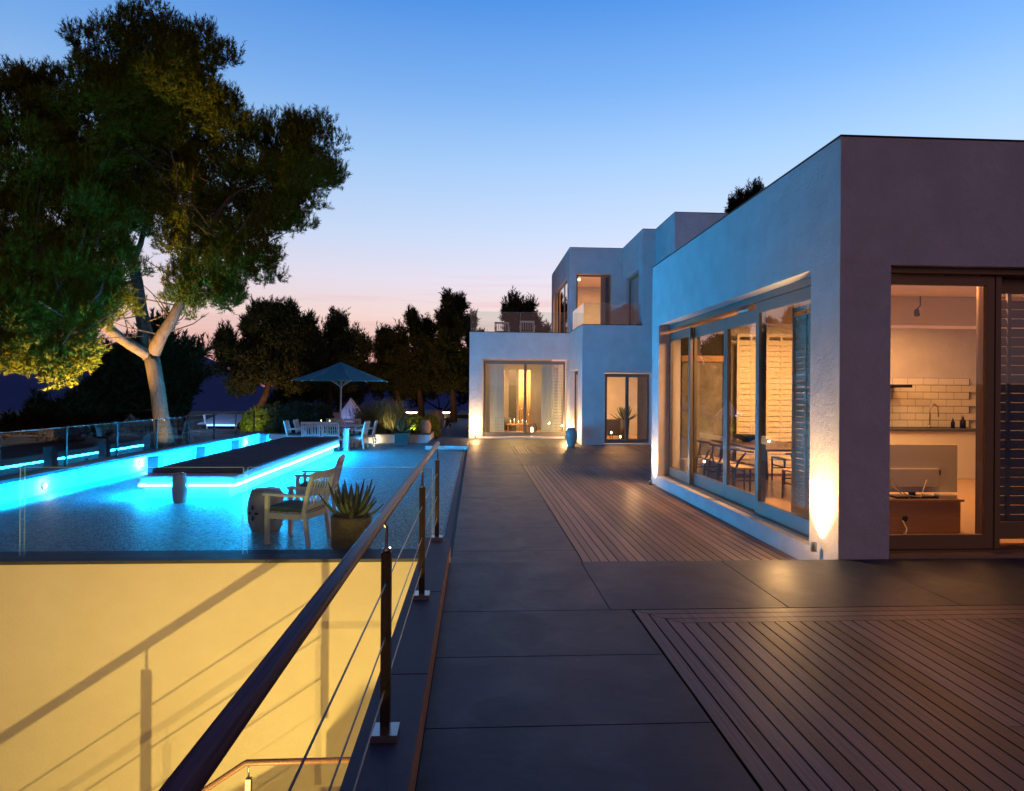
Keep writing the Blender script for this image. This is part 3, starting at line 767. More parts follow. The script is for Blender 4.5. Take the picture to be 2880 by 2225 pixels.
din = [(-6.0, 21.9, -88, 'dining armchair at the left end of the table, front one'), (-5.92, 22.75, -88, 'dining armchair at the left end of the table, rear one'),
       (-5.36, 21.4, 3, 'dining armchair seen from behind, front left of the parasol pole'), (-4.70, 21.4, -3, 'dining armchair seen from behind, just left of the pedestal'),
       (-3.95, 21.6, 84, 'dining armchair at the right end of the table, front one'), (-3.78, 22.4, 92, 'dining armchair at the right end of the table, rear one'),
       (-5.10, 23.2, 180, 'warmly lit dining armchair across the table, left one'), (-4.47, 23.2, 180, 'warmly lit dining armchair across the table, right one')]
for x, y, rz, lb in din:
    c_ = copy_tree(pa); place(c_, x, y, T, rz, lb, 'white chairs round the outdoor dining table')
tb = empty('dining_table', (-4.88, 22.3, T), 'white outdoor dining table under the teal parasol', 'table')
MB().box(-.95, .95, -.55, .55, .70, .735).build('tabletop', 'white_wood', tb, bevel=.004)
for sx in (-1,1):
    for sy in (-1,1): MB().box(sx*.86-.035, sx*.86+.035, sy*.46-.035, sy*.46+.035, 0, .699).build('leg', 'white_wood', tb)
for x_, y_, lb in ((-5.3, 22.35, 'white candle holder on the outdoor dining table, left'), (-4.98, 22.2, 'white candle holder on the outdoor dining table, right')):
    e = empty('candle_holder', (x_, y_, T+.736), lb, 'candle'); MB().lathe([(0,0),(.05,0),(.05,.10),(.04,.12),(0,.12)], n=16).build('cup', 'plastic_white', e); MB().lathe([(0,.121),(.015,.13),(.008,.16),(0,.18)], n=10).build('flame', 'candle', e)
# parasol
pr_ = empty('parasol', (-4.63, 22.3, T), 'large teal parasol open over the outdoor dining table', 'parasol')
MB().lathe([(0,0),(.30,0),(.30,.03),(.05,.06),(.05,.20),(0,.20)], n=24).build('base', 'steel', pr_)
MB().tube([(0,0,.2),(0,0,2.85)], .028, 12).build('pole', 'white_wood', pr_)
cn = MB(); n8 = 8; rad, zt, ze = 1.60, 2.90, 2.26; vs = [(0,0,zt)]; fs = []
for ring in (.34, .68, 1.0):
    for k_ in range(16):
        t_ = 2*math.pi*(k_+.0)/16+math.pi/8; rr = rad*ring*(1 if k_ % 2 == 0 else math.cos(math.pi/8)*.985)
        vs.append((rr*math.cos(t_), rr*math.sin(t_), zt-(zt-ze)*(ring**.93)-(0 if k_ % 2 == 0 else .012)))
for k_ in range(16): fs.append((0, 1+k_, 1+(k_+1) % 16))
for q_ in range(2):
    for k_ in range(16): a = 1+q_*16+k_; b_ = 1+q_*16+(k_+1) % 16; fs.append((a, a+16, b_+16, b_))
cn._add(vs, fs)
co = cn.build('canopy', 'canvas', pr_); sm = co.modifiers.new('s','SOLIDIFY'); sm.thickness = .006
for k_ in range(8):
    t_ = 2*math.pi*k_/8+math.pi/8; c_, s_ = math.cos(t_), math.sin(t_)
    MB().bar((.03*c_,.03*s_,zt-.05), (rad*1.02*c_, rad*1.02*s_, ze-.03), .022, .022).build('rib', 'white_wood', pr_)
    MB().bar((.03*c_,.03*s_,zt-.85), (rad*.46*c_, rad*.46*s_, zt-.05-(zt-ze)*.46-.04), .016, .016).build('strut', 'white_wood', pr_)
MB().lathe([(0,0),(.05,0),(.05,.06),(0,.06)], c=(0,0,zt-.88), n=14).build('hub', 'white_wood', pr_)

# =================================================================== AGAVES, POTS, URNS
def agave_mesh(n, h, w, seed):
    rnd = random.Random(seed); b = MB()
    for i in range(n):
        a = i*2.39996+rnd.uniform(-.2,.2); f = i/n
        el = R(88-46*(1-f)**0.9 - rnd.uniform(0,8)) if f > .22 else R(rnd.uniform(14,38))
        L = h*rnd.uniform(.85,1.1)*(1.0 if f < .8 else .9); wd2 = w*rnd.uniform(.8,1.1)
        d = Vector((math.cos(a)*math.cos(el), math.sin(a)*math.cos(el), math.sin(el))); sd = Vector((-math.sin(a), math.cos(a), 0)); nn = sd.cross(d)
        if nn.z < 0: nn = -nn
        prev = None; vs = []; N = 7
        for k in range(N+1):
            t = k/N; c = d*(L*t)+Vector((0,0,1))*(.16*L*t*t*(1 if f < .5 else -.0))-nn*(.10*L*math.sin(t*3.1))
            ww = wd2*(.55+1.0*t if t < .4 else .95*(1-((t-.4)/.6)**1.5))*.5+.0015
            vs += [c-sd*ww+nn*(ww*.45), c-nn*.006, c+sd*ww+nn*(ww*.45), c-nn*(.012+.02*(1-t))]
        fs = []
        for k in range(N):
            o = k*4
            for q in range(4): fs.append((o+q, o+(q+1) % 4, o+4+(q+1) % 4, o+4+q))
        b._add(vs, fs, True)
    return b
e = empty('agave_pot', (-1.52, 7.98, T), 'spiky agave in a rough brown stone pot by the handrail', 'potted plant')
MB().lathe([(0,0),(.225,0),(.235,.01),(.245,.36),(.235,.385),(.205,.385),(.20,.34),(0,.34)], n=40).build('pot', 'basalt', e)
MB().lathe([(0,.342),(.199,.342),(0,.36)], n=20).build('soil', 'soil', e)
o = agave_mesh(30, .44, .085, 4).build('plant', 'agave', e); o.location = (0,0,.35)
e = empty('agave_pot', (-2.62, 23.2, T), 'agave in a square teal planter in front of the planter wall', 'potted plant')
MB().box(-.25,.25,-.25,.25,0,.41).build('pot', 'teal_cushion', e, bevel=.01)
o = agave_mesh(26, .55, .09, 9).build('plant', 'agave', e); o.location = (0,0,.40)
def urn(loc, h, r, label, m='terracotta', grp=None):
    e = empty('urn', loc, label, 'urn', grp)
    MB().lathe([(0,0),(r*.55,0),(r*.62,h*.05),(r*.9,h*.35),(r,h*.58),(r*.90,h*.78),(r*.66,h*.90),(r*.62,h*.94),(r*.72,h*.98),(r*.70,h),(r*.56,h*.99),(r*.50,h*.90),(0,h*.88)], n=36).build('body', m, e)
    MB().lathe([(r*.985,h*.56),(r*1.02,h*.58),(r*.985,h*.60)], n=36).build('band', m, e)
    return e
urn((3.18, 21.15, W), .62, .205, 'green glazed urn standing at the corner of the door block', 'ceramic')
p = aty(1195, 1218, 24.3); urn((p.x, 24.45, -.12), .62, .24, 'tall terracotta urn on the end of the planter wall')
p = aty(1232, 1210, 27.2); urn((-1.95+.35, 27.2, .012), .78, .30, 'second terracotta urn farther back beside the garden path')

# =================================================================== FOLIAGE
def foliage(name, m, parent, blobs, n, size, needles=12, nl=.16, nw=.010, seed=1, up=.9, shell=.55, loc=None, down=0.05, sat=0, spread=.3):
    """needle tufts spread through the outer volume of the given ellipsoids: (centre, (rx,ry,rz))"""
    rs = np.random.RandomState(seed)
    if sat:
        ex = []
        for c_, r3 in blobs:
            for _ in range(sat):
                dd = rs.normal(size=3); dd[2] = abs(dd[2])+.3; dd /= np.linalg.norm(dd); q = rs.uniform(.16,.38)
                k9 = rs.uniform(.85,1.0+.35*spread); ex.append((Vector((c_[0]+dd[0]*r3[0]*k9, c_[1]+dd[1]*r3[1]*k9, c_[2]+dd[2]*r3[2]*k9)), (r3[0]*q*.8, r3[1]*q*.8, r3[2]*q*1.5)))
        blobs = list(blobs)+ex
    vol = np.array([b[1][0]*b[1][2] for b in blobs]); pr = vol/vol.sum()
    idx = rs.choice(len(blobs), n, p=pr)
    C0 = np.array([tuple(b[0]) for b in blobs])[idx]; RR = np.array([tuple(b[1]) for b in blobs])[idx]
    d = rs.normal(size=(n,3)); d /= np.linalg.norm(d, axis=1)[:,None]
    lump = 1+.16*np.sin(d[:,0]*7+idx)*np.cos(d[:,2]*6+idx*1.7)+.10*np.sin(d[:,1]*13+idx*.6+d[:,2]*9)
    rad = (shell+(1-shell)*rs.rand(n)**.6)*lump
    P = C0+d*RR*rad[:,None]
    # drop tufts that sit deep inside another blob
    keep = np.ones(n, bool)
    for b in blobs:
        q = (P-np.array(tuple(b[0])))/np.array(b[1]); keep &= (np.linalg.norm(q, axis=1) > .42)
    P = P[keep]; d = d[keep]; n = len(P)
    ax = d*.75+np.array([0,0,up])+rs.normal(size=(n,3))*.38
    low = d[:,2] < -.3; ax[low] += np.array([0,0,-down])
    hi = d[:,2] > .15; ax[hi] = d[hi]*.45+np.array([0,0,1.5])+rs.normal(size=(int(hi.sum()),3))*.22
    ax /= np.linalg.norm(ax, axis=1)[:,None]
    L = size*(.6+.8*rs.rand(n)); L[hi] *= 1.5
    # needles
    N = n*needles
    A = np.repeat(ax, needles, 0); B = np.repeat(P, needles, 0); LL = np.repeat(L, needles)
    t = rs.rand(N); rnd = rs.normal(size=(N,3)); side = rnd-A*(rnd*A).sum(1)[:,None]; side /= np.linalg.norm(side, axis=1)[:,None]
    base = B+A*(LL*t)[:,None]; hh_ = np.repeat(hi, needles)[:,None]; dr = A*np.where(hh_, 1.0, .75)+side*(np.where(hh_, .55, .75)+.3*rs.rand(N)[:,None]); dr /= np.linalg.norm(dr, axis=1)[:,None]
    tip = base+dr*(nl*(.7+.6*rs.rand(N)))[:,None]
    w = np.cross(dr, rs.normal(size=(N,3))); w /= np.linalg.norm(w, axis=1)[:,None]; w *= nw
    V = np.empty((N*3,3), np.float32); V[0::3] = base-w; V[1::3] = base+w; V[2::3] = tip
    me = bpy.data.meshes.new(name); me.vertices.add(N*3); me.loops.add(N*3); me.polygons.add(N)
    me.vertices.foreach_set('co', V.ravel()); me.loops.foreach_set('vertex_index', np.arange(N*3, dtype=np.int32))
    me.polygons.foreach_set('loop_start', np.arange(0, N*3, 3, dtype=np.int32)); me.polygons.foreach_set('loop_total', np.full(N, 3, np.int32))
    me.materials.append(M[m]); me.update(); me.validate()
    o = bpy.data.objects.new(name, me); COL.objects.link(o)
    if parent:
        o.parent = parent; o.location = -parent.location
    return o
K = 1.31868   # measured positions below are read at 2184 px width
def split(bl, per, q0, q1, asp, seed, core=.6, out=1.0, mn=.0):
    rs = np.random.RandomState(seed); res = []
    for c_, r3 in bl:
        R0 = r3[0]
        if R0 < mn: res.append((c_, r3)); continue
        if core: res.append((c_, tuple(v*core for v in r3)))
        for _ in range(max(3, int(per*(R0/.8)**1.6)) if mn else per):
            d = rs.normal(size=3); d[1] *= .9; d /= np.linalg.norm(d); k_ = (.55+.45*rs.rand()**.5)*out
            rr = rs.uniform(q0, q1)*(1 if mn else R0)
            res.append((Vector((c_[0]+d[0]*r3[0]*k_, c_[1]+d[1]*r3[1]*k_, c_[2]+d[2]*r3[2]*k_)), (rr, rr, rr*asp)))
    return res
# ---- the big pine
PY = 18.0
pine = empty('pine_tree', (-8.75, PY, -.36), 'huge spreading pine with forked pale trunk rising behind the left glass fence', 'tree')
def tp(x, y, dy=0): return aty(x*K, y*K, PY+dy)
tr = [tp(352,957), tp(343,900), tp(338,850), tp(330,800), tp(323,762)]
def vpine(mb, nm, m): return vp(mb, nm, m, pine)
limbs = [([tp(356,975), tp(350,930), tp(342,880), tp(336,830), tp(327,780), tp(322,752)], [.26,.23,.20,.19,.19,.20]),
 ([tp(322,765), tp(312,715,.1), tp(300,660,.2), tp(292,600,.3), tp(284,560,.4), tp(272,520,.6), tp(262,470,.7), tp(268,400,.7), tp(300,300,.6), tp(320,200,.4)], [.20,.185,.165,.15,.13,.10,.08,.06,.05,.03]),
 ([tp(322,760), tp(290,742,-.3), tp(255,720,-.6), tp(225,695,-1), tp(195,655,-1.3), tp(165,610,-1.6), tp(125,560,-1.9), tp(70,520,-2.2)], [.17,.15,.14,.12,.10,.08,.06,.03]),
 ([tp(326,755), tp(345,715,-.2), tp(368,680,-.4), tp(385,645,-.5), tp(398,600,-.5), tp(412,560,-.4), tp(428,520,-.4), tp(455,470,-.4), tp(490,420,-.3), tp(560,380,0)], [.18,.155,.14,.12,.11,.10,.085,.06,.045,.03]),
 ([tp(292,600,.3), tp(262,606,0), tp(235,600,-.3), tp(200,575,-.6), tp(180,520,-.9)], [.07,.055,.045,.035,.02]),
 ([tp(284,560,.4), tp(300,520,.9), tp(312,470,1.2), tp(318,420,1.4), tp(345,350,1.6)], [.09,.075,.06,.045,.03]),
 ([tp(272,520,.6), tp(240,490,.2), tp(210,470,-.1), tp(185,440,-.4), tp(120,400,-.8)], [.07,.06,.05,.04,.025]),
 ([tp(412,560,-.4), tp(402,500,0), tp(395,450,.3), tp(385,390,.5), tp(380,320,.6)], [.06,.055,.045,.035,.02]),
 ([tp(428,520,-.4), tp(470,525,-.8), tp(520,520,-1.0), tp(560,540,-1.2)], [.05,.04,.03,.02]),
 ([tp(225,695,-1), tp(180,700,-1.6), tp(150,660,-2.0), tp(100,650,-2.3)], [.06,.05,.04,.02]),
 ([tp(195,655,-1.3), tp(160,690,-1.7), tp(140,730,-2.0), tp(110,770,-2.2)], [.05,.035,.03,.02]),
 ([tp(312,470,1.2), tp(340,430,1.1), tp(372,400,1.0), tp(430,370,.8)], [.045,.035,.03,.02])]
tk = MB(); tk.tube(*limbs[0], n=18)
for pts, rr in limbs[1:]:
    tk.tube(pts, rr, n=12)
rnd = random.Random(5)
for pts, rr in limbs[1:]:
    for _ in range(22):
        i = rnd.randrange(1, len(pts)-1); p0 = pts[i].lerp(pts[i+1], rnd.random())
        d = Vector((rnd.uniform(-1,1), rnd.uniform(-1,1), rnd.uniform(-.2,.9))).normalized(); p1 = p0+d*rnd.uniform(.5,.9); p2 = p1+(d+Vector((rnd.uniform(-.4,.4),rnd.uniform(-.4,.4),rnd.uniform(-.1,.5))))*rnd.uniform(.4,.8)
        tk.tube([p0,p1,p2], [.022,.015,.006], n=5)
vpine(tk, 'trunk', 'bark')
# crown lobes (x, y, radius, depth offset)
lob = [(330,115,92,.3),(250,150,78,.8),(425,125,70,.2),(395,190,80,-.6),(120,225,72,.6),(30,245,85,-.2),(200,260,105,-.5),(300,240,100,.8),(400,270,72,.8),(497,212,16,0),(470,255,38,.2),
 (60,350,115,-1.2),(190,370,100,.9),(300,340,85,1.5),(430,340,62,.9),(535,330,72,.2),(610,320,62,.4),(670,310,52,-.2),(640,380,70,-.6),(560,410,80,.6),(690,360,34,.3),(610,450,52,-.3),(500,460,62,.8),
 (570,490,42,-.6),(20,480,105,-1.5),(120,480,95,-1.0),(200,450,55,-.9),(330,395,45,1.6),(60,600,100,-1.8),(150,570,72,-1.4),(210,520,48,-.6),(225,600,42,-1.0),(140,665,68,-1.9),(40,700,85,-2.3),(215,665,48,-1.4),(110,770,58,-2.2),(40,765,50,-2.4),(165,735,36,-1.9),(245,640,30,-.8),
 (370,480,34,.8),(455,540,48,-.5),(520,545,44,-.9),(575,555,34,-1.1),(560,590,22,-1.1),(590,590,18,-1.1),(445,600,50,-.4),(480,625,30,-.5),(405,640,36,-.5),(400,580,30,-.6),(300,480,24,1.0),(335,430,38,.6),(385,520,30,.5),(300,575,20,.7),(415,470,32,.4),(250,420,52,.6),(430,415,50,.6),(270,470,34,.8),(250,540,28,.4)]
rem = [(385,435,26),(430,440,22)]
blobs = []
for x, y, r_, dy in lob:
    c_ = tp(x, y, dy); rr = r_*K*(c_.y)/F_PX
    blobs.append((c_, (rr, rr*1.15, rr*.92)))
blobs = split(blobs, 13, .24, .44, .66, 8, core=.62, out=.98, mn=.36)
foliage('crown', 'leaf_pine', pine, blobs, 60000, .17, needles=20, nl=.105, nw=.0085, seed=3, up=1.1, shell=.35)

# ---- trees behind, each with its own crown and trunk
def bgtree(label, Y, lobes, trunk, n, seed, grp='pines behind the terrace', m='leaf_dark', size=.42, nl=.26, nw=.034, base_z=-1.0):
    px = trunk[0][0]; b0 = aty(trunk[0][0]*K, trunk[0][1]*K, Y)
    e = empty('pine_tree', (b0.x, Y, base_z), label, 'tree', grp)
    pts = [Vector((b0.x, Y, base_z))]+[aty(x*K, y*K, Y) for x, y in trunk]
    tk = MB(); k_ = len(pts); tk.tube(pts, [.24*(1-i/(k_+.5)) + .03 for i in range(k_)], n=10)
    rnd = random.Random(seed)
    bl = []
    for x, y, r_ in lobes:
        c_ = aty(x*K, (y+7)*K, Y); rr = r_*K*Y/F_PX; c_.y += rnd.uniform(-.5,.5)*rr
        rr *= .82; bl.append((c_, (rr, rr, rr*.95)))
        tk.tube([pts[-1].lerp(pts[-2], rnd.random()*.8), (pts[-1]+c_)/2+Vector((0,0,-.1*rr)), c_+Vector((0,0,.3*rr))], [.07,.05,.015], n=6)
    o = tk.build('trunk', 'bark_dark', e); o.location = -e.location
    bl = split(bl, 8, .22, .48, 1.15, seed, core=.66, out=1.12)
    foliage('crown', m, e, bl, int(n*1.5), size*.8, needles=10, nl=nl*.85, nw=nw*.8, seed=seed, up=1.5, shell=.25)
    return e
bgtree('dark rounded pine right behind the big trunk, its own reddish trunk leaning', 26, [(300,800,62),(250,830,55),(360,770,55),(340,720,42),(395,800,45),(415,760,28),(300,750,40),(235,800,30),(390,850,30),(200,850,40),(300,870,50),(230,880,40)], [(392,930),(385,890),(365,860)], 3400, 21)
bgtree('low dark shrubby pine at the far left above the glass fence', 24, [(60,905,28),(110,885,34),(160,890,36),(20,915,20),(190,905,30),(130,915,36)], [(110,940),(110,910)], 1500, 22, size=.3)
bgtree('broad dark pine with slanting trunk left of the parasol', 34, [(540,730,62),(600,740,58),(500,765,45),(475,745,30),(560,690,42),(610,690,40),(580,672,28),(560,790,55),(620,790,50),(520,810,35),(650,740,40),(480,715,22),(655,700,30)], [(548,880),(565,845),(580,800)], 5200, 23)
bgtree('dark pine just behind the parasol top', 38, [(700,730,40),(730,715,30),(720,690,22),(690,770,42),(745,760,40),(775,740,22),(760,720,18),(665,800,35),(720,800,40)], [(700,880),(705,840),(710,790)], 2900, 24)
bgtree('slim dark pine right of the parasol', 40, [(822,745,28),(818,715,18),(825,790,36),(850,720,28),(850,760,38),(800,800,35)], [(852,885),(848,840),(840,790)], 2300, 25)
bgtree('tall dark pine in the middle of the row', 40, [(885,700,28),(880,672,16),(900,740,38),(870,780,42),(915,700,20),(900,800,40),(925,760,32),(860,830,30)], [(900,890),(895,840),(888,790)], 3000, 26)
bgtree('tallest dark pine of the row beside the white villa', 38, [(965,660,28),(950,690,30),(985,690,26),(965,730,38),(985,770,34),(945,780,36),(970,810,34),(955,640,14),(975,645,14)], [(968,895),(966,840),(965,790)], 3000, 27)
bgtree('small dark pine at the left edge of the roof terrace', 44, [(1018,720,20),(1035,740,16),(1010,760,24),(1045,745,10)], [(1015,860),(1015,800)], 900, 28)
bgtree('dark pine with open crown rising above the roof terrace chairs', 40, [(1100,660,28),(1088,690,22),(1125,665,22),(1110,705,34),(1135,690,20),(1078,672,12),(1150,710,16),(1165,705,12)], [(1110,860),(1108,780)], 1500, 29)
bgtree('dark tree top showing over the roof of the near block', 45, [(1590,425,26),(1570,440,22),(1612,415,24),(1630,440,30),(1560,455,14),(1600,455,40)], [(1600,700),(1600,520)], 1500, 30, grp=None)
bgtree('low distant tree filling the gap under the parasol', 46, [(640,835,46),(700,830,46),(760,825,50),(815,815,44),(600,855,34)], [(700,900),(700,870)], 2400, 31)
bgtree('low distant tree behind the garden wall lights', 50, [(870,820,44),(930,815,46),(985,815,40),(1040,830,44)], [(940,900),(940,870)], 2000, 32)

# ---- garden shrubs
def shrub(name, label, Y, lobes, n, seed, m='leaf_shrub', grp='clipped shrubs behind the terrace', size=.10, nl=.09, nw=.018, cat='shrub', up=.5, zb=-.30):
    b0 = aty(lobes[0][0]*K, lobes[0][1]*K, Y)
    e = empty(name, (b0.x, Y, zb), label, cat, grp)
    bl = []
    for x, y, r_ in lobes:
        c_ = aty(x*K, y*K, Y); rr = r_*K*Y/F_PX; bl.append((c_, (rr, rr, rr*.9)))
    s = MB()
    for c_, r3 in bl: s.tube([Vector((b0.x, Y, zb)), Vector((b0.x, Y, zb)).lerp(c_, .6), c_], [.03,.02,.008], n=6)
    o = s.build('stem', 'bark', e); o.location = -e.location
    foliage('foliage', m, e, bl, n, size, needles=7, nl=nl, nw=nw, seed=seed, up=up, shell=.5)
    return e
shrub('shrub', 'yellow green bush glowing in a garden spotlight left of the parasol', 25.5, [(538,902,20),(552,890,18),(530,915,14)], 1300, 41, m='leaf_lime', grp=None)
shrub('shrub', 'dark rounded shrub next to the glowing yellow bush', 26, [(585,892,28),(570,905,22)], 1400, 42)
shrub('shrub', 'dark rounded shrub in the middle of the hedge behind the dining set', 26, [(630,890,30),(612,905,24)], 1400, 43)
shrub('shrub', 'dark rounded shrub at the right of the hedge behind the dining set', 26, [(675,892,28),(692,905,20)], 1400, 44)
shrub('ground_cover', 'bright yellow plants lit from below on the planter beside the urn', 24.6, [(880,905,13),(866,910,10),(895,908,11)], 900, 45, m='leaf_lime', grp=None, size=.08, nl=.12, nw=.014, zb=-.12, cat='plant')
shrub('shrub', 'small lit shrub growing round the second urn', 26.6, [(918,905,15),(925,920,12)], 700, 46, m='leaf_lime', grp=None, zb=-.12)
# ornamental grasses: arching blades with plumes
def grasses(label, x0, x1, Y, h, n, seed):
    rnd = random.Random(seed); e = empty('ornamental_grass', ((x0+x1)/2, Y, -.12), label, 'grass', 'ornamental grasses in the planter')
    b = MB(); pl = MB()
    for i in range(n):
        p = Vector((rnd.uniform(x0, x1)-(x0+x1)/2, rnd.uniform(-.5,.5), 0)); d = Vector((rnd.gauss(0,.25), rnd.gauss(0,.25), 1)).normalized(); H_ = h*rnd.uniform(.6,1.1)
        q = p+d*H_*.6; t_ = q+(d+Vector((rnd.gauss(0,.25),rnd.gauss(0,.2),-.1)))*H_*.4
        w = Vector((rnd.uniform(-1,1), rnd.uniform(-1,1), 0)).normalized()*.007
        b._add([p-w, p+w, q+w*.8, q-w*.8, t_], [(0,1,2,3),(3,2,4)])
        if rnd.random() < .28:
            s_ = Vector((rnd.gauss(0,.02), rnd.gauss(0,.02), 1)).normalized()
            for _ in range(7):
                w2 = Vector((rnd.uniform(-1,1), rnd.uniform(-1,1), rnd.uniform(-.2,.6)))*.03; pp = t_+s_*rnd.uniform(-.10,.14)
                pl._add([pp, pp+w2, pp+w2*.5+Vector((0,0,.05))], [(0,1,2)])
    b.build('blades', 'grass', e); pl.build('plumes', 'grass', e)
for i, (px0, px1) in enumerate(((762,795),(792,822),(818,850))):
    a = aty(px0*K, 1200, 25.2).x; c_ = aty(px1*K, 1200, 25.2).x
    grasses(('tall ornamental grass clump nearest the tent','middle clump of tall ornamental grass in the planter','brightest clump of ornamental grass, next to the agave planter')[i], a, c_, 25.2, 1.05+.12*i, 900, 50+i)
a = aty(850*K, 1200, 25.0).x; c_ = aty(900*K, 1200, 25.0).x
grasses('low dark grass clump behind the glowing yellow plants', a, c_, 25.0, .62, 600, 60)

# ---- tents, chimney, garden lamps
tn = empty('tent', (aty(987,1190,36).x, 36, -.3), 'white pyramid tent glowing faintly behind the parasol pole', 'tent')
ap = aty(987, 1122, 36); wl = aty(940, 1190, 36).x; wr = aty(1030, 1190, 36).x; zb = -.3; cx = tn.location.x; hh = (wr-wl)/2
q = MB(); v_ = [(-hh,-hh,0),(hh,-hh,0),(hh,hh,0),(-hh,hh,0),(0,0,ap.z-zb)]
q._add(v_, [(0,1,4),(1,2,4),(2,3,4),(3,0,4)]); o = q.build('canvas', 'tent', tn); s_ = o.modifiers.new('s','SOLIDIFY'); s_.thickness = .02
for a_ in v_[:4]: MB().tube([Vector(a_)*1.01, Vector(v_[4])+Vector((0,0,.05))], .025, 6).build('pole', 'white_wood', tn)
lamp('tent_light', 'POINT', (cx, 36-hh-.6, .4), 25, (.35,.45,1.0), shadow_soft_size=.2)
x0 = aty(582, 1200, 34).x; x1 = aty(690, 1200, 34).x; zt_ = aty(640, 1166, 34).z
tn = empty('garden_pavilion', ((x0+x1)/2, 34, -.5), 'low white canvas pavilion lit blue with a pale light strip, beyond the left fence', 'pavilion')
q = MB(); hw = (x1-x0)/2; z1 = zt_+.5
q._add([(-hw,-1.2,.38),(hw,-1.2,.38),(hw*.95,.6,z1),(-hw*.62,.6,z1),(-hw*1.0,1.2,.1),(hw,1.2,.1)], [(0,1,2,3),(3,2,5,4),(0,3,4)]); o = q.build('canopy', 'tent', tn); s_ = o.modifiers.new('s','SOLIDIFY'); s_.thickness = .03
MB().box(-hw*.5, hw, -1.24, -1.20, .28, .35).build('light_strip', 'led_soft', tn)
MB().bar((-hw*.55,-1.26,.36), (-hw*.62,-1.26,.84), .07).build('post', 'white_wood', tn); MB().box(hw-.06, hw, -1.22, -1.16, 0, .36).build('post', 'white_wood', tn); MB().box(-hw*.52, -hw*.48, -1.22, -1.16, 0, .36).build('post', 'white_wood', tn)
lamp('pavilion_light', 'POINT', ((x0+x1)/2, 34-2.6, .7), 160, (.30,.45,1.0), shadow_soft_size=.2)
ch = empty('chimney', (aty(946,1178,30).x, 30, -.3), 'small square cream chimney stack beside the parasol pole', 'chimney')
MB().box(-.13,.13,-.13,.13,0,aty(946,1160,30).z+.3).build('shaft', 'plaster', ch); MB().box(-.16,.16,-.16,.16,aty(946,1160,30).z+.3,aty(946,1159,30).z+.36).build('cap', 'stone_dark', ch)
gw = MB().box(-7, 2.5, 43, 43.25, -.5, aty(1200,1166,43).z)
tag(gw.build('garden_wall', 'black'), 'dark boundary wall closing the end of the garden path', 'wall')
for px, lb in ((1158,'left oval downlight on the dark boundary wall'),(1250,'right oval downlight on the dark boundary wall')):
    c_ = aty(px, 1158, 42.9); e = empty('garden_lamp', (c_.x, 42.9, c_.z), lb, 'lamp', 'lamps on the boundary wall')
    MB().lathe([(0,.12),(.30,.10),(.42,.0),(.38,-.02),(0,.02)], n=24, sy=.4).build('shade', 'black', e); MB().lathe([(0,-.02),(.40,-.03),(.30,-.10),(0,-.13)], n=24, sy=.4).build('lens', 'warm_glow', e)
    lamp('glow', 'POINT', (c_.x, 42.5, c_.z-.3), 25, (1,.75,.45), e, shadow_soft_size=.1)

# ---- garden spot lights (warm, on trees and plants)
def gspot(loc, aim, power, label, size=60, col=(1,.66,.24)):
    e = empty('garden_spotlight', loc, label, 'light', 'garden spotlights')
    d = (Vector(aim)-Vector(loc)).normalized()
    o = MB().lathe([(0,0),(.05,.0),(.055,.10),(.045,.11),(0,.10)], n=14).build('housing', 'black', e); o.rotation_euler = d.to_track_quat('Z','Y').to_euler(); o.location = (0,0,.12)
    MB().tube([(0,0,-.1),(0,0,.14)], .012, 6).build('spike', 'black', e)
    lamp('spot', 'SPOT', Vector(loc)+Vector((0,0,.12))+d*.13, power, col, e, aim=Vector(loc)+Vector((0,0,.12))+d*3, spot_size=R(size), spot_blend=.8, shadow_soft_size=.06)
tb_ = tp(352, 957)
gspot((tb_.x+.38, PY-1.15, -.3), (tb_.x-.05, PY, 1.0), 260, 'spotlight at the foot of the big pine trunk', 70)
gspot((tb_.x-.9, PY-2.0, -.3), (tb_.x-2.0, PY-1, 5), 7000, 'spotlight left of the big pine aimed into the low left branches', 100, (1,.55,.12))
gspot((tb_.x+.45, PY-.6, -.3), (tb_.x+1.5, PY-.4, 5.0), 520, 'spotlight right of the big pine aimed into the right limb', 75, (1,.66,.24))
gspot((tb_.x+.2, PY+2.0, -.3), (tb_.x+2, PY+7, 3), 420, 'spotlight on the rounded pine behind the trunk', 90, (1,.5,.16))
gspot((aty(530*K,1215,24.6).x, 24.4, -.15), (aty(540*K,1190,25.5).x, 25.6, .35), 30, 'spotlight under the glowing yellow bush', 90, (.95,1,.3))
gspot((aty(880*K,1215,24.2).x, 24.15, -.1), (aty(880*K,1190,24.8).x, 24.8, .5), 22, 'spotlight under the yellow plants beside the urn', 100, (.95,1,.3))
gspot((aty(830*K,1215,24.3).x, 24.2, -.1), (aty(835*K,1190,25.2).x, 25.2, .9), 26, 'spotlight under the ornamental grasses', 100, (1,.8,.4))
gspot((aty(560*K,1200,31).x, 31, -.3), (aty(570*K,1050,34).x, 34, 3), 700, 'spotlight under the broad pine with slanting trunk', 90, (1,.5,.14))
gspot((aty(820*K,1200,34).x, 34, -.3), (aty(850*K,1050,39).x, 39, 4), 700, 'spotlight under the middle pines of the row', 110, (1,.5,.16))
gspot((aty(960*K,1200,33).x, 33, -.3), (aty(960*K,1050,38).x, 38, 4), 600, 'spotlight under the tallest pine', 100, (1,.5,.16))

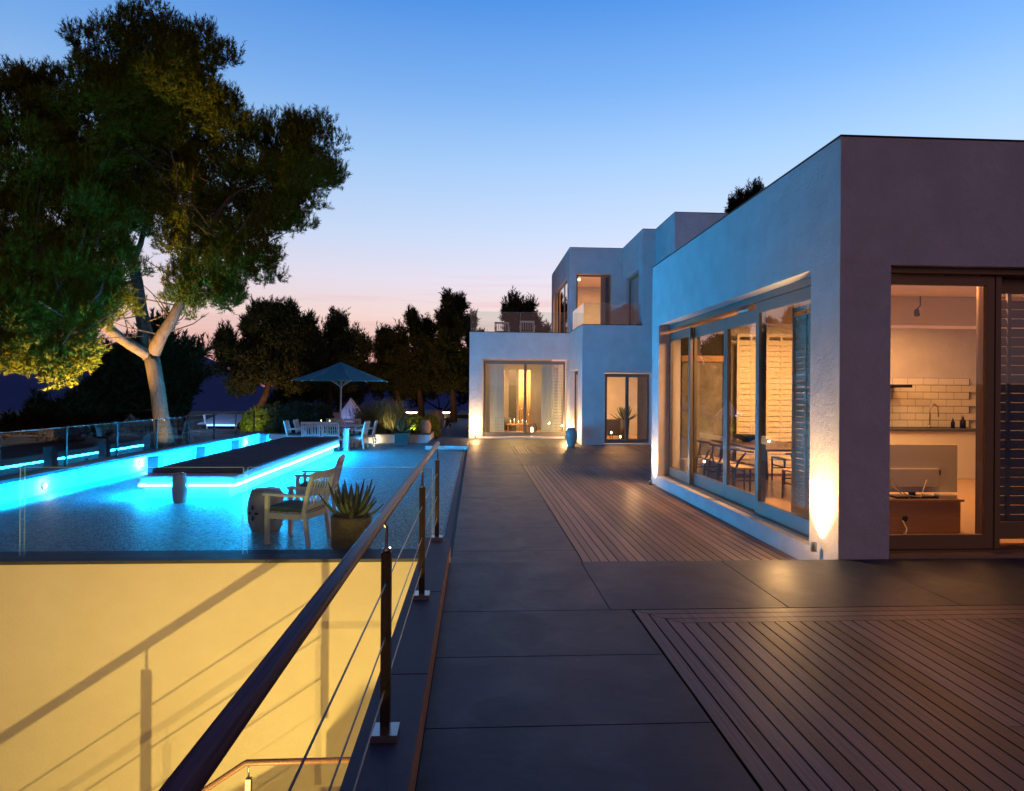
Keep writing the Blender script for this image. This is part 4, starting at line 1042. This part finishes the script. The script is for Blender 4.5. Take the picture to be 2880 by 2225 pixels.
# =================================================================== INSIDE THE NEAR BLOCK
dt = empty('dining_table', (4.95, 10.7, 0), 'dark wooden dining table behind the sliding windows', 'table')
MB().box(-.55,.55,-1.05,1.05,.70,.735).build('tabletop', 'dark_wood', dt, bevel=.004)
for sx in (-1,1):
    for sy in (-1,1): MB().bar((sx*.46, sy*.92, 0), (sx*.40, sy*.85, .70), .05).build('leg', 'dark_wood', dt)
bw_ = empty('bowl', (4.85, 11.2, .736), 'wide black bowl on the indoor dining table', 'bowl')
MB().lathe([(0,0),(.07,0),(.09,.02),(.17,.05),(.25,.12),(.235,.12),(.16,.065),(0,.04)], n=32).build('body', 'black', bw_)
def wishbone(label, grp):
    e = empty('dining_chair', (0,0,0), label, 'chair', grp)
    for sx in (-1,1):
        MB().tube([(sx*.24,.22,0),(sx*.235,.22,.43)], [.014,.018], 10).build('leg', 'dark_wood', e)
        MB().tube([(sx*.22,-.24,0),(sx*.20,-.21,.40),(sx*.22,-.16,.55),(sx*.25,-.06,.68)], [.014,.018,.018,.015], 10).build('leg', 'dark_wood', e)
    arc = [(.27*math.cos(t), -.05-.22*math.sin(t), .70+.03*math.sin(t)) for t in [math.pi*i/12 for i in range(13)]]
    arc = [(.27, .05, .69)]+arc+[(-.27,.05,.69)]
    MB().tube(arc, .016, 10).build('back_rail', 'dark_wood', e)
    s = MB(); s.bar((0,-.21,.43),(0,-.24,.56),.04,.012); s.bar((0,-.24,.56),(.09,-.25,.72),.025,.01); s.bar((0,-.24,.56),(-.09,-.25,.72),.025,.01); s.build('splat', 'dark_wood', e)
    MB().box(-.25,.25,-.21,.24,.42,.45).build('seat', 'curtain', e, bevel=.01)
    s = MB()
    for sx in (-1,1): s.bar((sx*.235,.22,.24),(sx*.21,-.23,.24),.02)
    s.bar((-.235,.22,.30),(.235,.22,.30),.02); s.bar((-.21,-.22,.30),(.21,-.22,.30),.02); s.build('stretcher', 'dark_wood', e)
    return e
w0 = wishbone('dark wishbone chair nearest the open gap of the sliding windows, back to the glass', 'wishbone chairs round the indoor table')
wl_ = [(4.28,11.35,-90,None),(4.25,10.65,-90,'dark wishbone chair in the middle of the window side of the indoor table'),(4.25,9.95,-90,'dark wishbone chair on the window side of the table, nearest the camera'),
       (5.65,11.2,90,'dark wishbone chair across the indoor table, far one'),(5.65,10.3,90,'dark wishbone chair across the indoor table, near one'),(4.95,9.35,0,'dark wishbone chair at the near end of the indoor table')]
for i, (x, y, rz, lb) in enumerate(wl_):
    o = w0 if i == 0 else copy_tree(w0); place(o, x, y, 0, rz, lb)
pnl = empty('fireplace_panel', (4.35, 12.2, 0), 'rough grey stone panel with dark surround on the back wall of the dining room', 'fireplace')
MB().box(-.38,.42,-.06,.0,.35,2.2).build('stone_face', 'panel_grey', pnl); MB().box(-.40,.44,-.10,.06,2.205,2.32).build('mantel', 'oak', pnl)
MB().box(.445,.56,-.12,.06,.0,2.75).build('surround', 'black', pnl); MB().box(-.40,.44,-.30,.0,0,.34).build('hearth', 'plastic_white', pnl)
MB().box(-.40,.44,-.03,.06,2.33,2.75).build('surround', 'black', pnl)
lamp('panel_light', 'SPOT', (4.38, 11.85, .42), 14, (1,.75,.42), aim=(4.38, 12.2, 1.6), spot_size=R(90), spot_blend=1, shadow_soft_size=.05)
# kitchen side
kc = empty('kitchen_counter', (8.3, 11.95, 0), 'kitchen counter with dark worktop along the tiled back wall', 'counter')
MB().box(-1.4,1.4,-.28,.33,0,.90).build('cabinet', 'plastic_white', kc); MB().box(-1.45,1.45,-.32,.335,.903,.945).build('worktop', 'stone_dark', kc)
tl = MB()
for r_i in range(7):
    for c_i in range(10):
        off = .16 if r_i % 2 else 0
        tl.box(-1.62+c_i*.32+off+.005, -1.62+(c_i+1)*.32+off-.005, .345, .352, .95+r_i*.14+.005, .95+(r_i+1)*.14-.005)
MB().box(-1.62, 1.6, .353, .357, .95, 1.93).build('tile_grout', 'sofa', kc)
tl.build('wall_tiles', 'plastic_white', kc)
tf = aty(2620, 1190, 12.0)
fc = empty('kitchen_tap', (tf.x, 12.05, .946), 'tall curved spring tap on the kitchen worktop', 'tap')
MB().tube([(0,0,0),(0,0,.34),(.02,0,.42),(.09,0,.47),(.16,0,.42),(.175,0,.30),(.175,0,.22)], .012, 10).build('spout', 'steel', fc); MB().lathe([(0,0),(.03,0),(.028,.06),(0,.06)], n=14).build('body', 'steel', fc)
for px, hh_, r_, lb in ((2680,.20,.035,'small dark pump bottle on the kitchen worktop'),(2708,.24,.05,'dark jar at the right end of the kitchen worktop')):
    q_ = aty(px, 1190, 12.0); e = empty('bottle', (q_.x, 12.0, .946), lb, 'bottle')
    MB().lathe([(0,0),(r_,0),(r_,hh_*.6),(r_*.4,hh_*.75),(r_*.35,hh_*.9),(0,hh_*.9)], n=16).build('body', 'black', e); MB().lathe([(0,hh_*.9),(r_*.45,hh_*.9),(r_*.45,hh_),(0,hh_)], n=12).build('cap', 'steel', e)
q_ = aty(2529, 1086, 11.9); e = empty('shelf', (q_.x, 11.95, q_.z), 'thin dark wall shelf beside the window jamb in the kitchen', 'shelf')
MB().box(-.42,.16,-.2,.38,-.03,.03).build('board', 'black', e, bevel=.004); MB().box(-.36,-.33,.1,.37,-.16,-.031).build('bracket', 'steel', e)
bm_ = MB().box(3.95, 11.7, 9.1, 9.5, 2.62, 3.045); tag(bm_.build('ceiling_beam', 'white_wall'), 'wide white ceiling beam crossing the kitchen', 'beam')
q_ = aty(2588, 880, 8.4)
def track_spot(loc, label):
    e = empty('track_spotlight', loc, label, 'light', 'ceiling spotlights'); MB().tube([(0,0,.16),(0,0,.03),(-.05,0,-.02)], .008, 6).build('arm', 'black', e)
    o = MB().lathe([(0,0),(.03,0),(.035,.09),(0,.09)], n=12).build('housing', 'black', e); o.location = (-.05,0,-.03); o.rotation_euler = (R(150),R(20),0)
    return e
track_spot((q_.x, 8.4, 2.78), 'small spotlight hanging from the kitchen ceiling')
# tv seen from behind on a wooden cabinet
cbx0 = aty(2470, 1450, 7.1).x; cbx1 = aty(2702, 1450, 7.1).x
cb = empty('tv_cabinet', ((cbx0+cbx1)/2, 7.3, 0), 'low wooden cabinet with a cable hole standing behind the right window', 'cabinet'); hw = (cbx1-cbx0)/2
MB().box(-hw,hw,-.20,.25,.0,.36).build('body', 'oak', cb, bevel=.004); MB().box(-hw-.02,hw+.03,-.22,.27,.362,.39).build('cabinet_top', 'oak', cb, bevel=.003)
o = MB().lathe([(0,-.002),(.034,0),(.034,.004),(0,.006)], n=20).build('cable_hole', 'black', cb); o.rotation_euler = (R(90),0,0); o.location = (aty(2545,1465,7.1).x-cb.location.x, -.202, .17)
tv0 = aty(2440,1400,7.25); tv1 = aty(2690,1250,7.25)
tv = empty('television', ((tv0.x+tv1.x)/2, 7.25, .392), 'back of a pale television standing on the wooden cabinet', 'television'); hw = (tv1.x-tv0.x)/2; ht = tv1.z-.392
MB().box(-hw,hw,-.02,.02,.06,ht).build('panel', 'plastic_white', tv, bevel=.006); MB().box(-hw*.55,hw*.55,-.05,-.021,.12,ht*.55).build('electronics_cover', 'plastic_white', tv, bevel=.01)
MB().box(-.25,.25,-.10,.10,0,.02).build('stand', 'black', tv); MB().box(-.03,.03,-.02,.02,.02,.06).build('stand', 'black', tv)
MB().box(hw*.45,hw*.62,-.0225,-.021,ht*.42,ht*.52).build('label_plate', 'sofa', tv)
q_ = aty(2655,1405,7.2); e = empty('set_top_box', (q_.x, 7.18, .392), 'small white box lying on the right end of the cabinet', 'box'); MB().box(-.10,.10,-.06,.06,0,.045).build('body', 'plastic_white', e, bevel=.006); MB().box(-.14,-.105,-.03,.03,0,.02).build('plug', 'black', e)
a0 = aty(2545,1466,7.05); cbl = MB(); cbl.tube([(a0.x,7.09,a0.z),(a0.x-.01,7.0,a0.z-.08),(a0.x-.06,6.95,.03),(a0.x-.14,6.92,.012),(a0.x-.4,6.9,.012)], .008, 8)
tag(cbl.build('cable', 'plastic_white'), 'white cable hanging out of the cabinet hole onto the floor', 'cable')
for i, (pts, lb) in enumerate((([(2510,1345),(2530,1375),(2560,1402)], 'loose cable looping behind the television, left one'), ([(2512,1370),(2540,1392),(2590,1398),(2606,1350)], 'loose cable looping behind the television, right one'))):
    cbl = MB().tube([aty(x, y, 7.12) for x, y in pts], .006, 6); tag(cbl.build('cable', 'plastic_white' if i else 'curtain'), lb, 'cable')

# =================================================================== INSIDE THE FAR ROOMS
e = empty('armchair', (1.1, 27.2, -.145), 'dark round armchair behind the left shutters', 'armchair'); MB().lathe([(0,.12),(.42,.12),(.45,.35),(.40,.62),(.34,.64),(.33,.42),(0,.42)], n=24).build('shell', 'sofa', e)
for i in range(4): MB().tube([(.3*math.cos(i*1.57+.8),.3*math.sin(i*1.57+.8),0),(.28*math.cos(i*1.57+.8),.28*math.sin(i*1.57+.8),.13)], .018, 8).build('leg', 'oak', e)
e = empty('coffee_table', (1.75, 26.6, -.145), 'low wooden table with candles inside the shuttered room', 'table'); MB().box(-.45,.45,-.3,.3,.36,.40).build('tabletop', 'oak', e)
for sx in (-1,1):
    for sy in (-1,1): MB().box(sx*.40-.02, sx*.40+.02, sy*.25-.02, sy*.25+.02, 0, .359).build('leg', 'oak', e)
for i, (x, y, h) in enumerate(((1.45,26.6,.10),(1.62,26.75,.16),(1.78,26.5,.08),(1.95,26.65,.13),(2.1,26.5,.09))):
    e = empty('candle', (x, y, .256), ('shortest candle on the left edge of the low table','tallest candle on the low table','candle at the front of the low table','candle right of the middle of the low table','candle at the right edge of the low table')[i], 'candle', 'candles on the low table')
    MB().lathe([(0,0),(.03,0),(.03,h),(0,h)], n=10).build('wax', 'plastic_white', e); MB().lathe([(0,h+.002),(.014,h+.02),(.008,h+.05),(0,h+.07)], n=8).build('flame', 'candle', e)
e = empty('lantern', (2.35, 26.6, -.145), 'round wicker lantern on the floor left of the right shutters', 'lantern'); wk = MB()
for kk in range(16):
    t = 2*math.pi*kk/16; wk.tube([(r_*math.cos(t), r_*math.sin(t), z) for r_, z in ((.14,0),(.20,.14),(.20,.28),(.15,.42))], .009, 5)
wk.lathe([(.14,0),(.15,.01),(.14,.02)], n=20).lathe([(.15,.41),(.16,.42),(.15,.43)], n=20); wk.build('cage', 'dark_wood', e); MB().lathe([(0,.05),(.05,.05),(.05,.25),(0,.28)], n=12).build('candle', 'candle', e)
for x, w_, m_, lb in ((1.22,.10,'oak','slim timber post in the middle of the shuttered room'),(1.62,.34,'dark_curtain','dark glass partition inside the shuttered room'),(2.15,.5,'curtain','pale curtain panel beside the right shutters')):
    q = MB()
    if 'curtain' in m_ and m_ != 'dark_curtain':
        vs = []; fs = []
        for i in range(41):
            xx = -w_/2+w_*i/40; yy = .03*math.sin(i*.9); vs += [(xx,yy,0),(xx,yy,2.7)]
        for i in range(40): fs.append((2*i,2*i+2,2*i+3,2*i+1))
        q._add(vs, fs, True)
    else: q.box(-w_/2,w_/2,-.02,.02,0,2.7)
    o = q.build('curtain' if 'curtain' in lb else 'partition', m_, loc=(x, 28.2, -.14)); tag(o, lb, 'curtain' if 'curtain' in lb else 'partition')
    if 'curtain' in lb: sm = o.modifiers.new('s','SOLIDIFY'); sm.thickness = .004
# door block room
e = empty('sideboard', (5.1, 25.2, -.19), 'dark low sideboard behind the glazed double door', 'sideboard'); MB().box(-.8,.8,-.25,.25,.08,.72).build('body', 'sofa', e, bevel=.006)
for sx in (-1,1): MB().box(sx*.7-.03, sx*.7+.03, -.2,.2,0,.079).build('leg', 'black', e)
e = empty('potted_plant', (5.75, 24.4, -.19), 'dark leafy plant on a stand behind the right door leaf', 'plant'); MB().lathe([(0,0),(.14,0),(.18,.75),(0,.75)], n=20).build('pot', 'sofa', e)
o = agave_mesh(24, .55, .12, 31).build('plant', 'agave', e); o.location = (0,0,.74)
e = empty('sofa', (4.45, 23.9, -.19), 'orange brown ottoman just inside the left door leaf', 'ottoman'); MB().box(-.35,.45,-.35,.35,.08,.40).build('cushion', 'oak', e, bevel=.05)
for sx in (-1,1): MB().box(sx*.28, sx*.28+.05, -.3,.3,0,.079).build('leg', 'black', e)
e = empty('table_lamp', (4.75, 25.2, .531), 'small glowing lamp on the dark sideboard', 'lamp'); MB().lathe([(0,0),(.05,0),(.02,.03),(.012,.14),(0,.14)], n=14).build('stem', 'steel', e); MB().lathe([(0,.14),(.07,.15),(.08,.22),(.05,.28),(0,.29)], n=16).build('shade', 'bulb', e)
lamp('lamp_light', 'POINT', (4.75, 25.0, .9), 12, WARM, shadow_soft_size=.06)
for x, y, z, lb in ((5.05,23.6,.12,'small glowing lantern on the floor near the door, left'),(5.35,23.4,-.02,'small glowing lantern on the floor near the door, right')):
    e = empty('lantern', (x,y,-.19), lb, 'lantern', 'floor lanterns behind the door'); MB().box(-.05,.05,-.05,.05,0,.015).box(-.05,.05,-.05,.05,z+.30,z+.315).build('frame', 'black', e)
    for sx in (-1,1):
        for sy in (-1,1): MB().box(sx*.045-.005,sx*.045+.005,sy*.045-.005,sy*.045+.005,.016,z+.299).build('post', 'black', e)
    MB().lathe([(0,z+.12),(.03,z+.14),(.03,z+.20),(0,z+.23)], n=12).build('bulb', 'bulb', e)
# upstairs room
def drape(x, y, z0, h, w, m, label, n=60, amp=.035):
    vs = []; fs = []; q = MB()
    for i in range(n+1):
        xx = -w/2+w*i/n; ph = i*.85
        for k in range(5):
            t = k/4; vs.append((xx*(1-.0*t), amp*math.sin(ph)*(.5+.5*t)+.01*math.sin(ph*.37+t*3), h*(1-t)))
    for i in range(n):
        for k in range(4): a = i*5+k; fs.append((a, a+1, a+6, a+5))
    q._add(vs, fs, True); o = q.build('curtain', m, loc=(x, y, z0)); sm = o.modifiers.new('s','SOLIDIFY'); sm.thickness = .004
    return tag(o, label, 'curtain')
vb(MB().box(3.9, 11.69, 24.95, 30.29, 3.75, 3.9), 'floor', 'floor_int')
drape(5.1, 25.15, 3.91, 2.45, .36, 'dark_curtain', 'dark curtain drawn to the right side of the upstairs window')
drape(4.6, 29.9, 3.91, 1.95, .75, 'curtain', 'warm lit pale curtain on the back wall of the upstairs room')
e = empty('ceiling_spotlight', (4.35, 27.0, 6.33), 'glowing ceiling spotlight in the upstairs room', 'light'); MB().tube([(0,0,.28),(0,0,.05)], .01, 6).build('arm', 'steel', e); MB().lathe([(0,0),(.05,.02),(.06,.08),(0,.09)], n=14).build('bulb', 'bulb', e)
vb(MB().box(5.99, 6.4, 22.0, 24.2, 3.92, 6.0), 'blind', 'curtain')
# roof terrace chairs
for i, (x, lb) in enumerate(((1.05,'slatted chair on the roof terrace, lower left one'),(2.05,'slatted chair on the roof terrace, right one'))):
    c_ = copy_tree(pa); place(c_, x, 25.9-.2*i, 3.56+.04*i, 180 if i == 0 else 176, lb, 'slatted chairs on the roof terrace')
vb(MB().box(.07, 3.60, 24.96, 30.69, 3.701, 3.56+.14), 'terrace_floor', 'slate') if False else None
